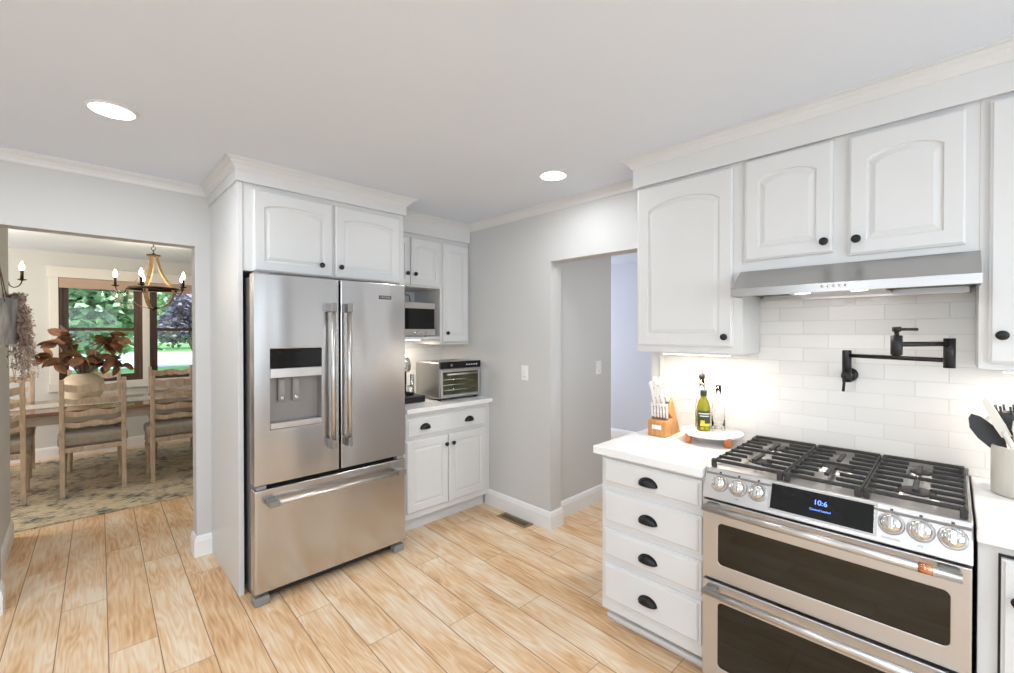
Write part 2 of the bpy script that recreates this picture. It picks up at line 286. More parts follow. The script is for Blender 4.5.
# ------------------------------------------------------------ mesh builder
OFF = {}
def tag(o, label=None, cat=None, group=None, kind=None):
    if label: o['label'] = label
    if cat: o['category'] = cat
    if group: o['group'] = group
    if kind: o['kind'] = kind
    return o
def thing(name, loc, label, cat, group=None):
    o = bpy.data.objects.new(name, None); o.empty_display_size = .1; C.objects.link(o); o.location = loc
    OFF[o.name] = V(loc); return tag(o, label, cat, group)
Z3 = V((0, 0, 1))
class MB:
    def __init__(s): s.v = []; s.f = []; s.sm = []
    def add(s, vs, fs, smooth=False):
        b = len(s.v); s.v += [V(x) for x in vs]; s.f += [tuple(i + b for i in f) for f in fs]; s.sm += [smooth] * len(fs); return s
    def box(s, x0, x1, y0, y1, z0, z1):
        x0, x1 = sorted((x0, x1)); y0, y1 = sorted((y0, y1)); z0, z1 = sorted((z0, z1))
        vs = [(x, y, z) for z in (z0, z1) for y in (y0, y1) for x in (x0, x1)]
        return s.add(vs, [(0, 2, 3, 1), (4, 5, 7, 6), (0, 1, 5, 4), (2, 6, 7, 3), (0, 4, 6, 2), (1, 3, 7, 5)])
    def tube(s, path, r, seg=10, cap=True, smooth=True):
        P = [V(p) for p in path]; n = len(P); rs = r if isinstance(r, (list, tuple)) else [r] * n
        T = [(P[min(i + 1, n - 1)] - P[max(i - 1, 0)]).normalized() for i in range(n)]
        a = V((0, 0, 1)) if abs(T[0].z) < .9 else V((1, 0, 0)); u = (a - T[0] * a.dot(T[0])).normalized()
        vs = []
        for i in range(n):
            u = (u - T[i] * u.dot(T[i])).normalized(); w = T[i].cross(u)
            for k in range(seg):
                an = 2 * PI * k / seg; vs.append(P[i] + (u * math.cos(an) + w * math.sin(an)) * rs[i])
        fs = [(i * seg + k, i * seg + (k + 1) % seg, (i + 1) * seg + (k + 1) % seg, (i + 1) * seg + k) for i in range(n - 1) for k in range(seg)]
        s.add(vs, fs, smooth)
        if cap: b = len(s.v) - len(vs); s.f += [tuple(b + k for k in reversed(range(seg))), tuple(b + (n - 1) * seg + k for k in range(seg))]; s.sm += [False, False]
        return s
    def bar(s, path, w, d, up=(0, 1, 0)):
        """rectangular section bar: w across, d along 'up'"""
        P = [V(p) for p in path]; n = len(P); vs = []
        up = V(up)
        for i in range(n):
            T = (P[min(i + 1, n - 1)] - P[max(i - 1, 0)]).normalized(); side = T.cross(up).normalized(); uu = side.cross(T).normalized()
            ww = w[i] if isinstance(w, (list, tuple)) else w; dd = d[i] if isinstance(d, (list, tuple)) else d
            for a, c in ((-1, -1), (1, -1), (1, 1), (-1, 1)): vs.append(P[i] + side * (a * ww / 2) + uu * (c * dd / 2))
        fs = [(i * 4 + k, i * 4 + (k + 1) % 4, i * 4 + 4 + (k + 1) % 4, i * 4 + 4 + k) for i in range(n - 1) for k in range(4)]
        fs += [(3, 2, 1, 0), tuple((n - 1) * 4 + k for k in range(4))]
        return s.add(vs, fs)
    def lathe(s, prof, c, axis=(0, 0, 1), seg=24, smooth=True):
        ax = V(axis).normalized(); a = V((1, 0, 0)) if abs(ax.x) < .9 else V((0, 1, 0)); u = (a - ax * a.dot(ax)).normalized(); w = ax.cross(u); c = V(c)
        vs = []; n = len(prof)
        for r, h in prof:
            for k in range(seg):
                an = 2 * PI * k / seg; vs.append(c + ax * h + (u * math.cos(an) + w * math.sin(an)) * max(r, 1e-5))
        fs = [(i * seg + k, i * seg + (k + 1) % seg, (i + 1) * seg + (k + 1) % seg, (i + 1) * seg + k) for i in range(n - 1) for k in range(seg)]
        b = len(s.v); s.add(vs, fs, smooth)
        s.f += [tuple(b + k for k in reversed(range(seg))), tuple(b + (n - 1) * seg + k for k in range(seg))]; s.sm += [False, False]
        return s
    def sweep(s, prof, path, closed=False, flip=False):
        """prof: closed list of (outward, z); path: xy points, outward = right-hand side of travel"""
        P = [V((p[0], p[1])) for p in path]; n = len(P); m = len(prof); vs = []
        for i in range(n):
            d0 = (P[i] - P[i - 1]).normalized() if i > 0 else None; d1 = (P[i + 1] - P[i]).normalized() if i < n - 1 else None
            if d0 is None: d0 = d1
            if d1 is None: d1 = d0
            n0 = V((d0.y, -d0.x)); n1 = V((d1.y, -d1.x)); k = (n0 + n1); k = k / max(1e-6, k.dot(n0))
            for o, z in prof: vs.append((P[i].x + k.x * o, P[i].y + k.y * o, z))
        fs = [(i * m + j, i * m + (j + 1) % m, (i + 1) * m + (j + 1) % m, (i + 1) * m + j) for i in range(n - 1) for j in range(m)]
        fs += [tuple(reversed(range(m))), tuple((n - 1) * m + j for j in range(m))]
        return s.add(vs, fs)
    def extrude(s, poly, a, b, smooth=False):
        """poly: list of 3-D points, extruded by vector b from a"""
        n = len(poly); A = [V(p) + V(a) for p in poly]; B = [p + V(b) for p in A]
        fs = [(i, (i + 1) % n, n + (i + 1) % n, n + i) for i in range(n)] + [tuple(reversed(range(n))), tuple(range(n, 2 * n))]
        return s.add(A + B, fs, smooth)
    def frame(s, O, U, Nn, ou, ov, hu, hv, n0, n1):
        """plate with a rectangular hole. ou=(u0,u1) etc."""
        U = V(U); Nn = V(Nn); O = V(O); Z = V((0, 0, 1)); vs = []
        for nn in (n0, n1):
            for (a, bb) in ((ou, ov), (hu, hv)):
                for u, v in ((a[0], bb[0]), (a[1], bb[0]), (a[1], bb[1]), (a[0], bb[1])): vs.append(O + U * u + Z * v + Nn * nn)
        fs = []
        for k in range(4):
            j = (k + 1) % 4
            fs += [(k, 4 + k, 4 + j, j), (8 + k, 8 + j, 12 + j, 12 + k), (k, j, 8 + j, 8 + k), (4 + k, 12 + k, 12 + j, 4 + j)]
        return s.add(vs, fs)
    def rframe(s, O, U, Nn, ou, ov, hu, hv, r, n0, n1, K=6):
        U = V(U); Nn = V(Nn); O = V(O)
        def inner():
            pts = []
            for cx, cy, a0 in ((hu[1] - r, hv[0] + r, -90), (hu[1] - r, hv[1] - r, 0), (hu[0] + r, hv[1] - r, 90), (hu[0] + r, hv[0] + r, 180)):
                for k in range(K + 1):
                    a = math.radians(a0 + 90 * k / K); pts.append((cx + r * math.cos(a), cy + r * math.sin(a)))
            return pts
        def outer(): return [c for c in ((ou[1], ov[0]), (ou[1], ov[1]), (ou[0], ov[1]), (ou[0], ov[0])) for _ in range(K + 1)]
        I = inner(); cor = ((ou[1], ov[0]), (ou[1], ov[1]), (ou[0], ov[1]), (ou[0], ov[0])); m = len(I); vs = []
        for nn in (n0, n1):
            vs += [O + U * u + Z3 * v + Nn * nn for u, v in I] + [O + U * u + Z3 * v + Nn * nn for u, v in cor]
        q = m + 4; fs = []
        for b0, flip in ((0, 1), (q, 0)):
            for c in range(4):
                for k in range(K):
                    i = c * (K + 1) + k; fs.append((b0 + i, b0 + i + 1, b0 + m + c))
                i = c * (K + 1) + K; j = (i + 1) % m
                fs.append((b0 + i, b0 + j, b0 + m + (c + 1) % 4, b0 + m + c))
        for i in range(m): j = (i + 1) % m; fs.append((i, j, q + j, q + i))
        for c in range(4): d = (c + 1) % 4; fs.append((m + c, m + d, q + m + d, q + m + c))
        return s.add(vs, fs)
    def build(s, name, m, parent=None, bevel=0.0, seg=2, label=None, subsurf=0, fix=True):
        me = bpy.data.meshes.new(name)
        if parent is not None: off = OFF[parent.name]
        elif m in ('floor', 'tile', 'tile_n', 'wall', 'ceiling'): off = V((0, 0, 0))
        else:
            xs = [p.x for p in s.v]; ys = [p.y for p in s.v]; zs = [p.z for p in s.v]
            off = V(((min(xs) + max(xs)) / 2, (min(ys) + max(ys)) / 2, min(zs)))
        me.from_pydata([tuple(p - off) for p in s.v], [], s.f); me.update()
        for p, q in zip(me.polygons, s.sm): p.use_smooth = q
        if fix:
            import bmesh
            bm = bmesh.new(); bm.from_mesh(me); bmesh.ops.recalc_face_normals(bm, faces=bm.faces[:]); bm.to_mesh(me); bm.free()
        me.materials.append(M[m] if isinstance(m, str) else m)
        o = bpy.data.objects.new(name, me); C.objects.link(o)
        if parent is not None: o.parent = parent
        else: o.location = off
        OFF[o.name] = off
        if bevel:
            b = o.modifiers.new('bevel', 'BEVEL'); b.width = bevel; b.segments = seg; b.limit_method = 'ANGLE'; b.angle_limit = math.radians(40)
        if subsurf:
            b = o.modifiers.new('sub', 'SUBSURF'); b.levels = subsurf; b.render_levels = subsurf
            for p in me.polygons: p.use_smooth = True
        if label: o['label'] = label
        return o
def struct(o): o['kind'] = 'structure'; return o
def copy_tree(o, parent=None):
    c = o.copy(); C.objects.link(c)
    if parent is not None: c.parent = parent
    for ch in list(o.children): copy_tree(ch, c)
    return c
def text_mesh(name, body, size, m, parent, O, U, Vv, extrude=0.0003, align='CENTER'):
    cu = bpy.data.curves.new(name, 'FONT'); cu.body = body; cu.size = size; cu.extrude = extrude; cu.align_x = align; cu.align_y = 'CENTER'
    tmp = bpy.data.objects.new('tmp', cu); C.objects.link(tmp)
    dg = bpy.context.evaluated_depsgraph_get(); me = bpy.data.meshes.new_from_object(tmp.evaluated_get(dg)); bpy.data.objects.remove(tmp)
    U = V(U).normalized(); Vv = V(Vv).normalized(); Nn = U.cross(Vv)
    off = OFF[parent.name]
    for v in me.vertices: p = V(O) + U * v.co.x + Vv * v.co.y + Nn * v.co.z; v.co = p - off
    me.materials.clear(); me.materials.append(M[m]); me.name = name
    o = bpy.data.objects.new(name, me); C.objects.link(o); o.parent = parent; OFF[o.name] = off
    return o

# ------------------------------------------------------------ the setting
WX, WY = 2.53, 3.50             # range wall plane and fridge wall plane
struct(MB().box(-3.2, 5.6, -2.6, 7.6, -.1, 0).build('floor', 'floor'))
struct(MB().box(-3.2, 5.6, -2.6, 7.6, CEIL, CEIL + .12).build('ceiling', 'ceiling'))
struct(MB().box(-2.3, -.305, WY, WY + .12, 0, CEIL).box(-.305, .555, WY, WY + .12, 2.05, CEIL).box(.555, 2.65, WY, WY + .12, 0, CEIL).build('wall_north', 'wall'))
struct(MB().box(WX, 2.655, 2.115, WY, 0, CEIL).box(WX, 2.655, 1.305, 2.115, 2.015, CEIL).box(WX, 2.655, -2.6, 1.305, 0, CEIL).build('wall_east', 'wall'))
struct(MB().box(2.655, 3.475, 2.19, 2.31, 0, CEIL).box(3.395, 3.475, 2.31, 4.8, 0, CEIL).build('wall_hall', 'wall'))
struct(MB().box(5.4, 5.5, -2.6, 4.9, 0, CEIL).build('wall_far', 'wall_blue'))
# far room north wall with window opening, south wall
struct(MB().box(3.3, 5.5, 4.8, 4.9, 0, .75).box(3.3, 5.5, 4.8, 4.9, 2.25, CEIL).box(3.3, 3.38, 4.8, 4.9, .75, 2.25).box(4.8, 5.5, 4.8, 4.9, .75, 2.25).build('wall_far_north', 'wall_blue'))
struct(MB().box(-2.3, -.9, -2.6, -2.48, 0, CEIL).box(-.9, 1.8, -2.6, -2.48, 0, .7).box(-.9, 1.8, -2.6, -2.48, 2.2, CEIL).box(1.8, 5.5, -2.6, -2.48, 0, CEIL).build('wall_south', 'wall'))
struct(MB().box(-2.3, -2.18, -2.6, -1.0, 0, CEIL).box(-2.3, -2.18, -1.0, 1.6, 0, .7).box(-2.3, -2.18, -1.0, 1.6, 2.2, CEIL).box(-2.3, -2.18, 1.6, WY, 0, CEIL).build('wall_west', 'wall'))
struct(MB().box(-.47, -.35, WY + .12, 4.72, 0, CEIL).build('wall_passage', 'wall_dining'))
# dining room
DY = 7.45
struct(MB().box(-3.2, -.16, DY, DY + .14, 0, CEIL).box(-.16, 1.46, DY, DY + .14, 0, .85).box(-.16, 1.46, DY, DY + .14, 2.14, CEIL).box(1.46, 3.0, DY, DY + .14, 0, CEIL).build('wall_dining_north', 'wall_dining'))
struct(MB().box(2.9, 3.02, WY + .12, DY, 0, CEIL).build('wall_dining_east', 'wall_dining'))
struct(MB().box(-3.1, -3.0, WY, 5.1, 0, CEIL).box(-3.1, -3.0, 6.9, DY, 0, CEIL).box(-3.1, -3.0, 5.1, 6.9, 0, .8).box(-3.1, -3.0, 5.1, 6.9, 2.2, CEIL).build('wall_dining_west', 'wall_dining'))
struct(MB().box(-3.1, -.47, 3.62, 3.72, 0, CEIL).build('wall_dining_south', 'wall_dining'))

BB = [(0, 0), (.016, 0), (.016, .10), (.012, .112), (.012, .118), (.006, .13), (0, .135)]
def baseboard(nm, path): return struct(MB().sweep(BB, path).build('baseboard_' + nm, 'base_white'))
# outward is right-hand side of travel
baseboard('east', [(3.475, 2.31), (3.475, 2.19), (2.655, 2.19), (2.655, 2.115), (WX, 2.115), (WX, 2.84)][::-1])
bo = baseboard('north', [(.638, WY), (.555, WY), (.555, WY + .12)][::-1])
baseboard('north_left', [(-.305, WY + .12), (-.305, WY), (-1.2, WY)][::-1])
baseboard('passage', [(-.35, WY + .12), (-.35, 4.72), (-.47, 4.72)])
baseboard('dining', [(-3.0, DY), (2.9, DY)])
baseboard('far', [(5.4, 4.8), (5.4, -2)])
CR = [(0, -.056), (.006, -.056), (.010, -.048), (.012, -.040), (.022, -.026), (.034, -.016), (.040, -.013), (.042, -.008), (.050, -.006), (.050, 0), (0, 0)]
CRW = [(o * 1.1, CEIL + z) for o, z in CR]
struct(MB().sweep(CRW, [(-2.18, WY), (.63, WY)]).build('trim_1', 'trim'))
struct(MB().sweep(CRW, [(WX, 3.06), (WX, 1.28)]).build('trim_2', 'trim'))
def frieze(zb, ztop=CEIL):
    return [(0, zb), (.012, zb), (.012, ztop - .052), (.016, ztop - .052), (.020, ztop - .045), (.024, ztop - .040), (.026, ztop - .036), (.036, ztop - .026), (.042, ztop - .022), (.043, ztop - .018), (.054, ztop - .010), (.060, ztop - .009), (.060, ztop - .005), (.068, ztop - .004), (.068, ztop), (0, ztop)]
FY = 2.80      # cabinet over the fridge: face plane
RX = 2.250     # range upper cabinets: face plane
SY = 3.08      # small upper cabinets: face plane
struct(MB().sweep(frieze(2.325), [(.638, WY), (.638, FY - .012), (1.692, FY - .012), (1.692, SY + .02)]).build('trim_3', 'cab'))
struct(MB().sweep(frieze(2.283), [(1.704, SY - .010), (WX, SY - .010)]).build('trim_4', 'cab'))
struct(MB().sweep(frieze(2.287), [(WX, 1.252), (RX - .010, 1.252), (RX - .010, -.9)]).build('trim_5', 'cab'))

# backsplash tiles
struct(MB().box(WX - .012, WX, -2.0, 1.243, .915, 1.66).build('wall_backsplash_east', 'tile'))
struct(MB().box(1.60, WX, WY - .012, WY, .90, 1.45).build('wall_backsplash_north', 'tile_n'))

# ------------------------------------------------------------ cabinet pieces
ZU = V((0, 0, 1))
def door_mb(O, U, Nn, w, h, t=.02, arch=0.0, st=.055):
    """raised-panel door, optional arched top rail; O lower-left corner on the face frame"""
    U = V(U); Nn = V(Nn); O = V(O); mb = MB(); K = 16
    def rect(u0, u1, v0, v1, ar, n):
        pts = []
        def seg(a, b, c):
            for i in range(c): s = i / c; pts.append((a[0] + (b[0] - a[0]) * s, a[1] + (b[1] - a[1]) * s, 0))
        seg((u0, v0), (u1, v0), K); vt = v1 - ar
        seg((u1, v0), (u1, vt), 4)
        for i in range(K):
            s = i / K; u = u1 + (u0 - u1) * s; q = (2 * s - 1)
            pts.append((u, vt + ar * math.sqrt(max(0, 1 - q * q * 0.86)) * 1.0 - ar * math.sqrt(1 - .86) * 1.0 if ar else v1, 0))
        seg((u0, vt), (u0, v0), 4)
        return [O + U * p[0] + ZU * p[1] + Nn * n for p in pts]
    st2 = st
    loops = [rect(0, w, 0, h, 0, 0), rect(0, w, 0, h, 0, t - .006), rect(.004, w - .004, .004, h - .004, 0, t - .004), rect(.008, w - .008, .008, h - .008, 0, t),
             rect(st, w - st, st, h - st, arch, t), rect(st + .004, w - st - .004, st + .004, h - st - .004, arch, t - .007),
             rect(st + .010, w - st - .010, st + .010, h - st - .010, arch, t - .007), rect(st + .028, w - st - .028, st + .028, h - st - .028, arch, t - .001)]
    m = len(loops[0]); vs = [p for l in loops for p in l]
    fs = [(i * m + j, i * m + (j + 1) % m, (i + 1) * m + (j + 1) % m, (i + 1) * m + j) for i in range(len(loops) - 1) for j in range(m)]
    fs += [tuple(reversed(range(m))), tuple((len(loops) - 1) * m + j for j in range(m))]
    return mb.add(vs, fs)
def knob(parent, P, Nn):
    return MB().lathe([(.004, 0), (.0055, .0), (.0045, .010), (.007, .014), (.0150, .017), (.0165, .021), (.0155, .027), (.010, .030), (0, .031)], P, Nn, 18).build('knob', 'black', parent)
def add_door(cab, O, U, Nn, w, h, arch=.0, kn=None, st=.055):
    d = door_mb(O, U, Nn, w, h, arch=arch, st=st).build('door', 'cab', cab)
    if kn: knob(d, V(O) + V(U) * kn[0] + ZU * kn[1] + V(Nn) * .02, Nn)
    return d
def drawer_mb(O, U, Nn, w, h, t=.02, lip=.012):
    U = V(U); Nn = V(Nn); O = V(O)
    def r(i, n): return [O + U * a + ZU * b + Nn * n for a, b in ((i, i), (w - i, i), (w - i, h - i), (i, h - i))]
    loops = [r(0, 0), r(0, t * .55), r(lip, t * .6), r(lip, t * .8), r(lip + .006, t)]
    vs = [p for l in loops for p in l]; m = 4
    fs = [(i * m + j, i * m + (j + 1) % m, (i + 1) * m + (j + 1) % m, (i + 1) * m + j) for i in range(len(loops) - 1) for j in range(m)]
    fs += [(3, 2, 1, 0), tuple(16 + j for j in range(4))]
    return MB().add(vs, fs)
def cup_pull(parent, P, U, Nn, w=.088, h=.036, d=.024):
    """bin pull: half dome open below; P = centre on drawer face"""
    U = V(U); Nn = V(Nn); P = V(P); mb = MB(); vs = []; A, B = 18, 8
    for sh in (1.0, .88):
        for i in range(A + 1):
            th = PI * i / A
            for j in range(B + 1):
                ph = PI / 2 * j / B
                vs.append(P + U * (w / 2 * math.cos(th) * math.cos(ph) * sh) + ZU * (h * math.sin(ph) * sh - h * .45) + Nn * (d * math.sin(th) ** .8 * math.cos(ph) ** .6 * sh + .001))
    n = (A + 1) * (B + 1)
    fs = [(s * n + i * (B + 1) + j, s * n + (i + 1) * (B + 1) + j, s * n + (i + 1) * (B + 1) + j + 1, s * n + i * (B + 1) + j + 1) for s in (0, 1) for i in range(A) for j in range(B)]
    mb.add(vs, fs, True)
    # flange plate
    pl = [P + U * ((w / 2 + .004) * math.cos(PI * i / A)) + ZU * (-h * .42 + (h + .004) * math.sin(PI * i / A)) for i in range(A + 1)]
    mb.extrude(pl, (0, 0, 0), Nn * .0025)
    return mb.build('cup_pull', 'black', parent)
UR, NR = (0, -1, 0), (-1, 0, 0)      # range wall frame
UF, NF = (1, 0, 0), (0, -1, 0)       # fridge wall frame
def rz(z): return 1.48 + (z - 1.48) * (RX - .02) / 2.2
def ry(y): return y * (RX - .02) / 2.2

# --- upper cabinet left of the hood
YL, YR0 = ry(1.233), ry(.691)
c = thing('wall_cabinet', (RX, (YL + YR0) / 2, rz(1.378)), 'tall white wall cabinet with one arched door at the left of the range hood', 'cabinet')
MB().box(RX, WX - .013, YR0, YL, rz(1.378), CEIL - .004).build('cabinet_body', 'cab', c, .002)
add_door(c, (RX, ry(1.221), rz(1.413)), UR, NR, ry(1.221 - .732), rz(2.262) - rz(1.413), .075, (ry(1.221 - .732) - .030, .048), .058)
# --- cabinet over the hood
Y2L, Y2R = ry(.690), ry(-.059)
c = thing('hood_cabinet', (RX, (Y2L + Y2R) / 2, rz(1.758)), 'white wall cabinet with two arched doors directly above the steel range hood', 'cabinet')
MB().box(RX, WX - .013, Y2R, YR0, rz(1.764), CEIL - .004).build('cabinet_body', 'cab', c, .001)
add_door(c, (RX, ry(.678), rz(1.810)), UR, NR, ry(.678 - .350), rz(2.268) - rz(1.810), .05, (ry(.678 - .350) - .026, .045), .055)
add_door(c, (RX, ry(.297), rz(1.790)), UR, NR, ry(.297 + .027), rz(2.260) - rz(1.790), .05, (.026, .06), .055)
# --- cabinet right of the hood
c = thing('wall_cabinet', (RX, ry(-.26), rz(1.355)), 'white wall cabinet cut by the right edge of the picture beside the hood', 'cabinet')
MB().box(RX, WX - .013, -.62, Y2R, rz(1.355), CEIL - .004).build('cabinet_body', 'cab', c, .002)
add_door(c, (RX, ry(-.083), rz(1.378)), UR, NR, .44, rz(2.262) - rz(1.378), .07, (.030, .095), .058)
# under cabinet lamps
def ucl(loc, sx_, sy_, label, e=2.0):
    o = thing('under_cabinet_light', loc, label, 'light', 'under cabinet lights' if False else None)
    x, y, z = loc
    MB().box(x - sx_ / 2, x + sx_ / 2, y - sy_ / 2, y + sy_ / 2, z - .010, z).build('lamp_housing', 'white_plastic', o)
    MB().box(x - sx_ / 2 + .004, x + sx_ / 2 - .004, y - sy_ / 2 + .004, y + sy_ / 2 - .004, z - .013, z - .010).build('lamp_lens', 'soft_lens', o)
    light('AREA', 'strip_glow', (0, 0, -.018), e, (1, .88, .74), sx_, sy_, (0, 0, -1), parent=o)
ucl((2.33, .955, rz(1.378) - .001), .05, .34, 'slim lit light bar under the tall cabinet left of the hood', 2.4)
ucl((2.33, -.32, rz(1.355) - .001), .05, .40, 'slim lit light bar under the wall cabinet at the right picture edge', 2.2)

# --- cabinet over the fridge and end panel
struct_panel = tag(MB().box(.638, .664, 2.795, WY, 0, 2.326).build('end_panel', 'cab', None, .0015), 'tall white side panel enclosing the left of the refrigerator', 'panel')
c = thing('fridge_cabinet', (1.165, 3.0, 1.83), 'white cabinet with two arched doors above the refrigerator', 'cabinet')
MB().box(.6645, 1.692, FY, WY - .002, 1.832, 2.40).build('cabinet_body', 'cab', c, .0015)
add_door(c, (.716, FY, 1.836), UF, NF, .452, .462, .04, (.452 - .075, .066), .055)
add_door(c, (1.186, FY, 1.836), UF, NF, .468, .462, .04, (.030, .066), .055)
# right end panel of the fridge bay
tag(MB().box(1.668, 1.692, 2.80, WY, 0, 1.831).build('end_panel', 'cab', None, .0015), 'white side panel between the refrigerator and the small counter', 'panel')

# --- small upper cabinets with microwave niche
c = thing('niche_cabinet', (2.11, 3.28, 1.375), 'white wall cabinet with microwave niche and narrow tall door in the corner', 'cabinet')
b = MB()
b.box(1.693, 2.215, SY, WY - .001, 1.855, CEIL - .004).box(2.215, WX - .001, SY, WY - .001, 1.380, CEIL - .004)
b.box(1.693, 1.711, SY, WY - .001, 1.43, 1.855).box(1.693, 2.215, WY - .02, WY - .001, 1.43, 1.855)
b.build('cabinet_body', 'cab', c, .0012)
MB().box(1.711, 2.215, SY - .002, WY - .02, 1.43, 1.449).build('shelf', 'cab', c, .001)
add_door(c, (1.665 + .04, SY, 1.866), UF, NF, .204, .385, .02, (.175, .09), .045)
add_door(c, (1.922, SY, 1.866), UF, NF, .283, .385, .03, (.030, .09), .048)
add_door(c, (2.238, SY, 1.398), UF, NF, .272, .853, .03, (.035, .08), .048)
ucl((2.0, 3.26, 1.429), .25, .05, 'slim light bar below the microwave shelf', 2.2)
# microwave
mw = thing('microwave', (2.0, 3.2, 1.45), 'compact stainless microwave in the open niche of the corner cabinet', 'microwave')
MB().box(1.722, 2.180, 3.115, 3.44, 1.456, 1.731).build('body', 'steel_plain', mw, .003)
MB().frame((1.722, 3.115, 1.456), UF, NF, (0, .458), (0, .275), (.02, .452), (.055, .225), 0, .016).build('door_frame', 'steel_plain', mw, .002)
MB().box(1.742, 2.174, 3.101, 3.115, 1.511, 1.681).build('door_glass', 'blackglass', mw)
for k in range(3): MB().lathe([(.012, 0), (.012, .006), (0, .006)], (1.98 + k * .05, 3.1, 1.482), (0, -1, 0), 12).build('button', 'chrome', mw)
for sx_ in (1.75, 2.15): MB().lathe([(.012, 0), (.012, .0065)], (sx_, 3.2, 1.4495), (0, 0, 1), 10).build('foot', 'black', mw)
MB().tube([(1.98, 3.47, 1.83), (2.02, 3.40, 1.835), (2.05, 3.30, 1.80), (2.06, 3.3, 1.75), (2.065, 3.31, 1.736)], .004, 8).build('power_cord', 'black', mw)

# --- small base cabinet with worktop
c = thing('base_cabinet', (2.11, 3.15, 0), 'white base cabinet with one wide drawer and two doors beside the refrigerator', 'cabinet')
BY = 2.80
MB().box(1.693, WX - .017, BY, WY - .001, .10, .888).box(WX - .017, WX - .001, BY, WY - .001, .137, .888).build('cabinet_body', 'cab', c, .0015)
MB().box(1.693, WX - .017, BY + .055, BY + .075, 0, .10).build('toe_kick', 'cab', c)
MB().box(1.693, WX - .001, BY + .001, BY + .075, .100, .136).build('bottom_rail', 'cab', c, .004)
d = drawer_mb((1.706, BY, .700), UF, NF, .77, .152).build('drawer', 'cab', c)
cup_pull(d, (1.865, BY - .02, .776), UF, NF); cup_pull(d, (2.292, BY - .02, .776), UF, NF)
add_door(c, (1.706, BY, .150), UF, NF, .374, .530, .0, (.346, .462), .055)
add_door(c, (2.088, BY, .150), UF, NF, .388, .530, .0, (.032, .462), .055)
tag(MB().box(1.693, WX - .001, BY - .045, WY - .013, .8885, .923).build('countertop', 'quartz', None, .004), 'short white worktop under the toaster oven', 'countertop')

# --- drawer base cabinet left of the range
CXF = 1.885      # face of the base cabinets on the range wall
c = thing('drawer_cabinet', (2.2, .98, 0), 'white base cabinet with four stacked drawers left of the range', 'cabinet')
MB().box(CXF, WX - .001, .727, 1.236, .10, .876).build('cabinet_body', 'cab', c, .002)
MB().box(CXF + .075, CXF + .095, .727, 1.225, 0, .10).box(CXF + .085, WX - .001, 1.21, 1.225, 0, .1).build('toe_kick', 'cab', c)
MB().box(CXF + .035, CXF + .075, .727, 1.232, .035, .058).build('base_molding', 'cab', c, .006)
for z0, z1 in ((.734, .857), (.540, .703), (.368, .514), (.154, .343)):
    d = drawer_mb((CXF, 1.223, z0), UR, NR, .483, z1 - z0, .018).build('drawer', 'cab', c)
    cup_pull(d, (CXF - .018, .980, (z0 + z1) / 2 - .004), UR, NR, .088, .034)
tag(MB().box(1.845, WX - .013, .728, 1.266, .8765, .915).build('countertop', 'quartz', None, .004), 'white quartz worktop left of the range carrying the knife block', 'countertop')
# --- base cabinet right of the range
c = thing('base_cabinet', (2.2, -.3, 0), 'white base cabinet at the right picture edge beside the range', 'cabinet')
MB().box(CXF, WX - .001, -.90, -.053, .10, .876).build('cabinet_body', 'cab', c, .002)
MB().box(CXF + .075, CXF + .095, -.90, -.053, 0, .10).build('toe_kick', 'cab', c)
MB().box(CXF - .004, CXF - .0002, -.62, -.0935, .14, .848).build('gap_shade', 'dark', c)  # dark sheet behind the door that paints the shade in its gap
add_door(c, (CXF - .004, -.0985, .145), UR, NR, .45, .695, 0, (.032, .59), .055)
tag(MB().box(1.845, WX - .013, -.90, -.050, .8765, .915).build('countertop', 'quartz', None, .004), 'white quartz worktop right of the range carrying the utensil crock', 'countertop')

# ------------------------------------------------------------ refrigerator
fr = thing('refrigerator', (1.125, 3.0, 0), 'stainless french door refrigerator with ice dispenser and bottom freezer drawer', 'refrigerator')
DF = 2.60
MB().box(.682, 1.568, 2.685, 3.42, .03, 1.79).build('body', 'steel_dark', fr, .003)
MB().box(.70, 1.55, 2.6725, 2.69, .06, 1.78).build('door_seal', 'dark', fr)
ld = MB().frame((.667, DF, .655), UF, NF, (0, .459), (0, 1.147), (.079, .357), (.296, .735), -.075, 0).build('door', 'steel', fr, .005, 3)
rd = MB().box(1.139, 1.583, DF, DF + .075, .655, 1.802).build('door', 'steel', fr, .005, 3)
fd = MB().box(.667, 1.583, DF, DF + .075, .072, .632).build('freezer_drawer', 'steel', fr, .008, 3)
# dispenser in the left door
x0, x1 = .746, 1.024
MB().box(x0, x1, DF - .001, DF + .02, 1.285, 1.389).build('dispenser_display', 'blackglass', ld, .002)
MB().box(x0, x1, DF - .006, DF + .03, 1.232, 1.284).build('dispenser_bezel', 'steel_plain', ld, .003)
MB().box(x0, x1, DF + .062, DF + .07, .952, 1.232).box(x0, x0 + .003, DF + .002, DF + .062, .985, 1.232).box(x1 - .003, x1, DF + .002, DF + .062, .985, 1.232).build('dispenser_recess', 'recess', ld)
MB().box(x0, x1, DF - .006, DF + .062, .952, .986).build('drip_tray', 'steel_plain', ld, .004)
for xx in (.797, .874):
    p = MB().box(xx, xx + .042, DF + .035, DF + .05, 1.092, 1.228).build('dispenser_paddle', 'plastic_grey', ld, .006)
    MB().box(xx + .009, xx + .033, DF + .032, DF + .036, 1.135, 1.215).build('paddle_insert', 'steel_dark', p, .002)
    MB().lathe([(.011, 0), (.011, .006), (.007, .008)], (xx + .021, DF + .037, 1.115), (0, -1, 0), 12).build('paddle_button', 'chrome', p)
